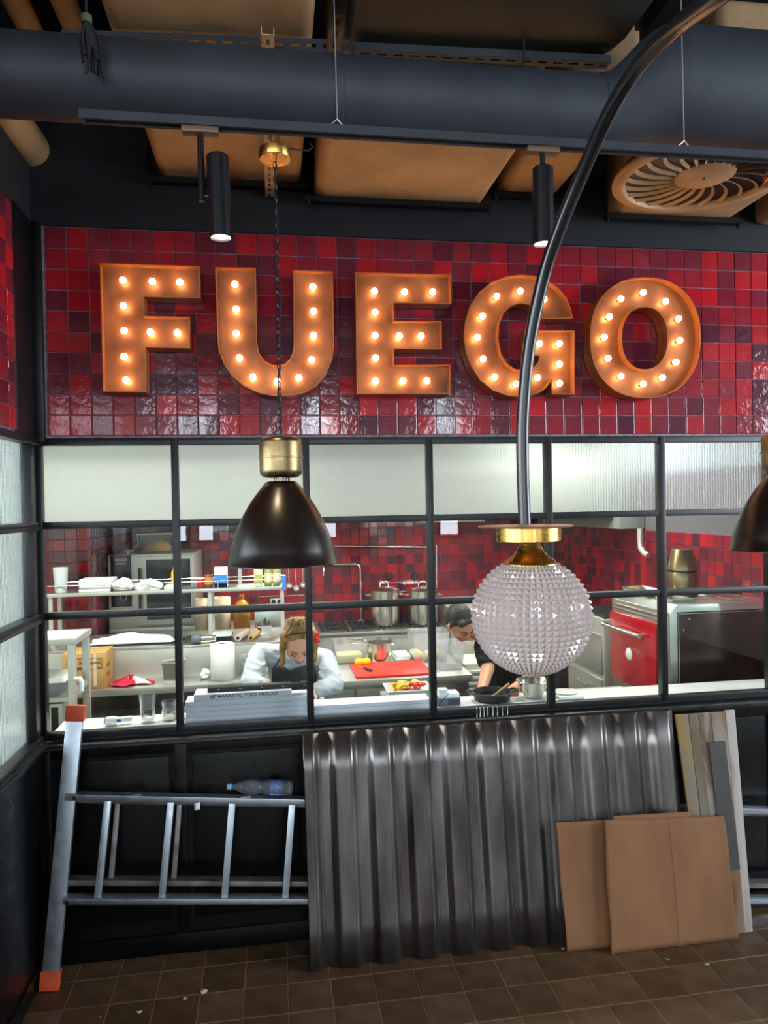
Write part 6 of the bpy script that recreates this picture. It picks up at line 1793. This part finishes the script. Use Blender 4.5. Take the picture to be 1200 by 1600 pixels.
def hand(prims, wrist, dirv, palm_n, side, curl=.5, s=1.0):
    """palm, four unequal bent fingers and a thumb from the side of the palm"""
    d = Vector(dirv).normalized(); n = Vector(palm_n); n = (n - d*n.dot(d)).normalized(); e = d.cross(n)*side
    w_ = Vector(wrist)
    pc = w_ + d*.045*s
    rot = Matrix((e, d, n)).transposed().to_quaternion()
    prims.append(('ell', pc, (.040*s, .050*s, .017*s), rot))
    for k, (off, ln) in enumerate(((-.028, .066), (-.010, .076), (.010, .072), (.027, .056))):
        a = w_ + d*(.082*s) + e*(off*s)
        for q, (fl, cu) in enumerate(((.45, curl*.5), (.32, curl*1.1), (.25, curl*1.7))):
            dd = (d*math.cos(cu) + n*math.sin(cu)).normalized()
            c = a + dd*(ln*fl*s); prims.append(('limb', a, c, (.0092-.0006*q)*s, (.0086-.0008*q)*s)); a = c
    a = w_ + d*.03*s - e*.03*s; c = a + (d*.55 - e*.7 + n*.35).normalized()*.036*s; f = c + (d*.85 - e*.15 + n*.4).normalized()*.030*s
    prims.append(('limb', a, c, .011*s, .0098*s)); prims.append(('limb', c, f, .0098*s, .0085*s))

def head(prims, C, F, U, s=1.0, jaw=1.0):
    """skull, jaw, nose, brow, lips, ears in the head's own frame"""
    F = Vector(F).normalized(); U = Vector(U); U = (U - F*U.dot(F)).normalized(); R_ = F.cross(U)
    rot = Matrix((R_, F, U)).transposed().to_quaternion()
    at_ = lambda r, f, u: Vector(C) + R_*(r*s) + F*(f*s) + U*(u*s)
    prims.append(('ell', at_(0, -.012, .022), (.074*s, .092*s, .086*s), rot))
    prims.append(('ell', at_(0, .022, -.030), (.062*s*jaw, .066*s, .074*s), rot))
    prims.append(('ell', at_(0, .060, -.090), (.026*s*jaw, .024*s, .018*s), rot))
    prims.append(('limb', at_(0, .082, .012), at_(0, .102, -.030), .008*s, .013*s))
    for q in (-1, 1):
        prims.append(('ell', at_(q*.012, .090, -.033), (.009*s, .010*s, .008*s), rot))
        prims.append(('ell', at_(q*.034, .052, -.030), (.024*s, .028*s, .024*s), rot))
        prims.append(('limb', at_(q*.012, .078, .026), at_(q*.048, .060, .024), .010*s, .009*s))
        prims.append(('ell', at_(q*.074, -.012, -.006), (.010*s, .020*s, .032*s), rot))
    prims.append(('ell', at_(0, .080, -.058), (.022*s, .010*s, .006*s), rot))
    prims.append(('ell', at_(0, .077, -.070), (.020*s, .011*s, .007*s), rot))
    return at_, rot, R_, F, U

# ---- woman in white at the pass
HC = px(466, 1003, y=.60)
w1 = thing('person', 'person in white chef jacket and dark apron leaning over the pass', 'person', (HC.x, 1.0, 0))
pr = []
F, U = (.06, -.70, -.71), (0, -.70, .70)
at_, rot, R_, Fv, Uv = head(pr, HC, F, U, 1.06, 1.08)
neck0 = at_(0, -.055, -.055); chest = Vector((HC.x-.01, .84, 1.20)); pelvis = Vector((HC.x-.01, 1.08, .93))
nb = Vector((HC.x-.005, .76, 1.305))
pr += [('limb', at_(0, -.03, -.05), nb, .052, .058), ('ell', chest, (.155, .115, .16), Euler((.55, 0, 0)).to_quaternion()), ('limb', chest, pelvis, .125, .14), ('ell', pelvis, (.17, .13, .13), None)]
shL = px(405, 1022, y=.80); shR = px(508, 1032, y=.80)
elL = px(391, 1066, y=.62); elR = px(522, 1070, y=.63)
haL = px(414, 1081, y=.42); haR = px(488, 1080, y=.44)
haL.z = max(haL.z, PZ+.10); haR.z = max(haR.z, PZ+.04)
for sh, el, ha, sd in ((shL, elL, haL, 1), (shR, elR, haR, -1)):
    pr += [('limb', nb + Vector((0, .02, -.02)), sh, .05, .052), ('limb', sh, el, .047, .040), ('limb', el, ha, .037, .027)]
    hand(pr, ha, (ha-el).normalized()*.55 + Vector((.35*sd, -.5, -.25)), (0, -.1, -1), sd, .55, .95)
for sx in (-1, 1):
    hp = pelvis + Vector((sx*.085, 0, -.03)); kn = Vector((hp.x+sx*.01, 1.06, .50)); an = Vector((hp.x+sx*.015, 1.10, .09))
    pr += [('limb', hp, kn, .088, .058), ('limb', kn, an, .055, .038), ('limb', an + Vector((0, 0, -.045)), an + Vector((sx*.015, -.14, -.058)), .036, .030)]
body = flesh('body', MATS['skin'], w1, pr, .0062, 3)
# jacket
mat('jacket_white', '#bdc4ca', .85, bump=.3, bscale=30, bstretch=(1, 1, 1.8), sheen=.1)
pj = [('ell', chest + Vector((0, .01, 0)), (.178, .135, .18), Euler((.55, 0, 0)).to_quaternion()), ('limb', chest + Vector((0, .01, -.02)), pelvis, .148, .165), ('ell', pelvis + Vector((0, 0, -.03)), (.195, .155, .13), None),
      ('limb', nb + Vector((-.01, .04, -.025)), shL, .070, .064), ('limb', nb + Vector((.01, .04, -.025)), shR, .070, .064)]
for sh, el, ha in ((shL, elL, haL), (shR, elR, haR)):
    wr = el + (ha-el)*.86
    mid = (sh+el)/2
    pj += [('limb', sh, mid, .064, .057), ('limb', mid, el, .057, .053), ('limb', el, wr, .052, .040)]
    rr = random.Random(int(sh.x*1000))
    for k in range(5):      # folds
        q = sh + (el-sh)*(.25+.16*k); pj.append(('ell', q + Vector((rr.uniform(-.02, .02), -.022, rr.uniform(-.01, .01))), (.055, .045, .014), Euler((rr.uniform(-.5, .5), rr.uniform(-.5, .5), 0)).to_quaternion()))
jk = flesh('jacket', MATS['jacket_white'], w1, pj, .0065, 3, folds=.0065)
col_ = []
for k in range(13):
    a = math.radians(-200+ 220*k/12)
    col_.append(nb + Vector((.072*math.cos(a), .018+.062*math.sin(a), .004+.012*math.cos(k*.9)-.030*max(0, -math.sin(a)))))
MB().tube(col_, .016, n=8).build('collar', MATS['jacket_white'], jk, smooth=80)
tr_ = []
for sx in (-1, 1):
    hp = pelvis + Vector((sx*.088, 0, -.05)); kn = Vector((hp.x+sx*.01, 1.06, .50)); an = Vector((hp.x+sx*.015, 1.10, .10))
    tr_ += [('limb', hp, kn, .104, .075), ('limb', kn, an, .073, .062)]
flesh('trousers', mat('trouser_dark', '#23252b', .8), w1, tr_, .010, 2)
for sx in (-1, 1):
    an = Vector((pelvis.x+sx*.10, 1.10, .06))
    flesh('shoe', MATS['black_rubber'], w1, [('ell', an + Vector((0, -.05, -.015)), (.048, .13, .045), None), ('ell', an + Vector((0, .03, .01)), (.042, .05, .05), None)], .008, 1)
# apron bib, straps
mat('apron_dark', '#24262c', .85, var='#3a3c42', vscale=14)
def bib(a, c):
    # a across, c downwards
    t0 = [px(426, 1044, y=.665), px(440, 1041, y=.655), px(453, 1049, y=.65), px(466, 1044, y=.65), px(484, 1040, y=.655), px(494, 1046, y=.67)]
    k = a*5; i = min(4, int(k)); top = t0[i]*(1-(k-i)) + t0[i+1]*(k-i)
    wd = 1+.28*c
    x = HC.x-.01 + (top.x-(HC.x-.01))*wd
    z = top.z + (.62-top.z)*c
    y = .66 + .26*min(1, max(0, c-.35)/.65)+.10*abs(a-.5)**2*4*.6 - .012*math.sin(c*9+a*3)*c
    if c < .4: y = .668+.03*(abs(a-.5)*2)**2*1.6 + .02*c
    return (x, y, z)
ap_ = MB().grid(bib, 30, 30).build('apron', MATS['apron_dark'], w1, smooth=80, solid=.004)
for a, c in (((428, 1044), (444, 1018)), ((492, 1045), (490, 1018))):
    q0 = px(*a, y=.668); q1 = px(*c, y=.70)
    MB().tube([q0, (q0+q1)/2 + Vector((0, -.018, 0)), q1, q1 + Vector((-.01 if a[0] > 460 else .01, .06, .03))], .006, n=6).build('strap', MATS['apron_dark'], ap_)
# hair
mat('hair_blond', '#a87d45', .5, var='#6e4a28', vscale=18, vstretch=(3, 3, .6), bump=.6, bscale=60, bstretch=(3, 3, .3))
ph = [('ell', at_(0, -.032, .040), (.088, .098, .092), rot), ('ell', at_(0, -.055, .0), (.088, .080, .095), rot), ('limb', at_(-.072, .0, .060), at_(.072, .0, .060), .032, .032), ('limb', at_(-.045, .022, .092), at_(.045, .022, .092), .022, .022)]
for q in (-1, 1):
    p0 = at_(q*.080, .01, .035); p1 = at_(q*.090, .028, -.035); dn = p1 + Vector((q*.006, -.005, -.055)); dn2 = dn + Vector((-q*.003, .005, -.04))
    ph += [('limb', p0, p1, .026, .020), ('limb', p1, dn, .019, .014), ('limb', dn, dn2, .014, .005)]
hair = flesh('hair', MATS['hair_blond'], w1, ph, .0055, 2)
mat('hair_light', '#c9a262', .5, var='#8d6636', vscale=20, bump=.6, bscale=70)
rr = random.Random(6)
for k in range(30):
    q = -1+2*k/29; fr_ = rr.uniform(-.01, .012)
    p0 = at_(q*.035, -.015+fr_, .136); p1 = at_(q*.080, .004+fr_, .098-.028*abs(q)); p2 = at_(q*.094, .008+fr_, .030)
    sgn = 1 if q > 0 else -1
    tip = at_(sgn*(.092+rr.uniform(-.006, .008)), .026+fr_, -.035) if abs(q) > .35 else at_(q*.085, .046, .060+rr.uniform(0, .02))
    pts_ = [p0, p1, tip] if abs(q) <= .35 else [p0, p1, p2, tip, tip + Vector((0, -.004, -.07-rr.uniform(0, .03)))]
    MB().tube(pts_, .0045, n=5, rad=[.004]+[.0052]*(len(pts_)-2)+[.0018]).build('strand', mat('hair_strand_%d' % (k % 3), ('#c39a58', '#8a6236', '#a87d45')[k % 3], .45), hair, smooth=80)
bn = at_(.005, -.03, .135)
for k in range(5):
    c = bn + Vector((-.03+.016*k, .01*math.sin(k*2), .008*math.cos(k*1.7)))
    ringp = [c + R_*(.020*math.cos(q*.5236)) + Vector((0, -.006*math.sin(q*.5236*2), .020*math.sin(q*.5236))) for q in range(13)]
    MB().tube(ringp, .008, n=7, caps=False).build('curl', MATS['hair_light'], hair, smooth=80)
MB().tube([at_(-.088, .010, .055), at_(-.06, .024, .112), at_(0, .032, .128), at_(.06, .024, .112), at_(.088, .010, .055)], .004, n=6).build('head_band', MATS['black_matte'], hair)
cl_ = at_(-.094, .020, .055)
flesh('hair_clip', MATS['red_plastic'], w1, [('ell', cl_ + Vector((0, 0, .012)), (.016, .020, .028), Euler((0, .6, 0)).to_quaternion()), ('ell', cl_ + Vector((.008, 0, -.012)), (.015, .018, .024), Euler((0, -.5, 0)).to_quaternion())], .004, 1)
# face details: lowered lids, brows, lips
mat('lash', '#3a2a22', .7); mat('lip', '#b5655e', .5); mat('brow', '#7d5a3a', .8)
fd = []
for q in (-1, 1):
    MB().tube([at_(q*.020, .0915, .004), at_(q*.032, .0905, -.001), at_(q*.046, .080, .003)], .0032, n=6).build('eyelashes', MATS['lash'], body)
    MB().tube([at_(q*.014, .0955, .024), at_(q*.032, .0925, .030), at_(q*.050, .078, .026)], .0035, n=6).build('eyebrow', MATS['brow'], body)
MB().tube([at_(-.022, .086, -.064), at_(0, .097, -.062), at_(.022, .086, -.064)], .004, n=6).build('lips', MATS['lip'], body)

# ---- man in black, mostly behind the glass globe
HM = px(719, 974, y=.95)
w2 = thing('person', 'dark-haired person in black t-shirt bent over behind the glass globe', 'person', (HM.x+.35, 1.2, 0))
pr = []
F, U = (.45, -.55, -.70), (.15, -.70, .62)
at_, rot, R_, Fv, Uv = head(pr, HM, F, U, 1.03)
chest = Vector((HM.x+.36, 1.08, 1.22)); pelvis = Vector((HM.x+.42, 1.32, .98)); nb = Vector((HM.x+.17, 1.02, 1.33))
pr += [('limb', at_(0, -.04, -.05), nb, .056, .062), ('ell', chest, (.19, .12, .15), Euler((.5, .35, 0)).to_quaternion()), ('limb', chest, pelvis, .13, .13), ('ell', pelvis, (.16, .13, .12), None)]
shL = px(757, 1012, y=1.0); shR = px(868, 1000, y=1.02)
elL = px(762, 1045, y=.88); elR = px(842, 1050, y=.85)
haL = px(752, 1080, y=.66); haR = px(798, 1080, y=.62)
haL.z = max(haL.z, .995); haR.z = max(haR.z, .995)
for sh, el, ha, sd in ((shL, elL, haL, 1), (shR, elR, haR, -1)):
    pr += [('limb', nb + Vector((.02, .02, -.03)), sh, .06, .056), ('limb', sh, el, .052, .045), ('limb', el, ha, .044, .030)]
    hand(pr, ha, (ha-el).normalized()*.3 + Vector((.2*sd, -.7, 0)), (0, -.1, -1), sd, .35, 1.0)
for sx in (-1, 1):
    hp = pelvis + Vector((sx*.085, 0, -.03)); kn = Vector((hp.x+sx*.01, 1.30, .52)); an = Vector((hp.x+sx*.015, 1.34, .09))
    pr += [('limb', hp, kn, .088, .060), ('limb', kn, an, .056, .040), ('limb', an + Vector((0, 0, -.045)), an + Vector((sx*.015, -.15, -.058)), .038, .032)]
body = flesh('body', MATS['skin_man'], w2, pr, .0065, 3)
pj = [('ell', chest, (.215, .14, .175), Euler((.5, .35, 0)).to_quaternion()), ('limb', chest, pelvis, .155, .155), ('ell', pelvis + Vector((0, 0, -.03)), (.185, .15, .10), None),
      ('limb', nb + Vector((.05, .03, -.05)), shL, .075, .070), ('limb', nb + Vector((.09, .03, -.05)), shR, .075, .070)]
for sh, el in ((shL, elL), (shR, elR)): pj.append(('limb', sh, sh + (el-sh)*.62, .068, .064))
flesh('t_shirt', mat('tshirt_black', '#15171c', .85, bump=.2, bscale=14), w2, pj, .0075, 3, folds=.005)
tr_ = []
for sx in (-1, 1):
    hp = pelvis + Vector((sx*.088, 0, -.05)); kn = Vector((hp.x+sx*.01, 1.30, .52)); an = Vector((hp.x+sx*.015, 1.34, .10))
    tr_ += [('limb', hp, kn, .102, .076), ('limb', kn, an, .074, .062)]
flesh('trousers', MATS['trouser_dark'], w2, tr_, .010, 2)
for sx in (-1, 1):
    an = Vector((pelvis.x+sx*.10, 1.34, .06))
    flesh('shoe', MATS['black_rubber'], w2, [('ell', an + Vector((0, -.05, -.015)), (.048, .13, .045), None), ('ell', an + Vector((0, .03, .01)), (.042, .05, .05), None)], .008, 1)
mat('hair_dark', '#2a231f', .55, var='#191412', vscale=30, bump=.5, bscale=80)
flesh('hair', MATS['hair_dark'], w2, [('ell', at_(0, -.030, .042), (.085, .094, .082), rot), ('ell', at_(0, -.058, .0), (.080, .062, .075), rot), ('limb', at_(-.055, .04, .078), at_(.055, .04, .078), .022, .022),
                                      ('limb', at_(-.078, -.005, .04), at_(-.078, -.005, .0), .014, .010), ('limb', at_(.078, -.005, .04), at_(.078, -.005, .0), .014, .010)], .0055, 2)
for q in (-1, 1):
    MB().tube([at_(q*.018, .0885, .004), at_(q*.032, .0875, -.001), at_(q*.046, .078, .003)], .003, n=6).build('eyelashes', MATS['lash'], body)
    MB().tube([at_(q*.014, .0925, .023), at_(q*.032, .0895, .028), at_(q*.050, .076, .024)], .004, n=6).build('eyebrow', MATS['hair_dark'], body)
MB().tube([at_(-.022, .083, -.064), at_(0, .094, -.062), at_(.022, .083, -.064)], .004, n=6).build('lips', MATS['lip'], body)
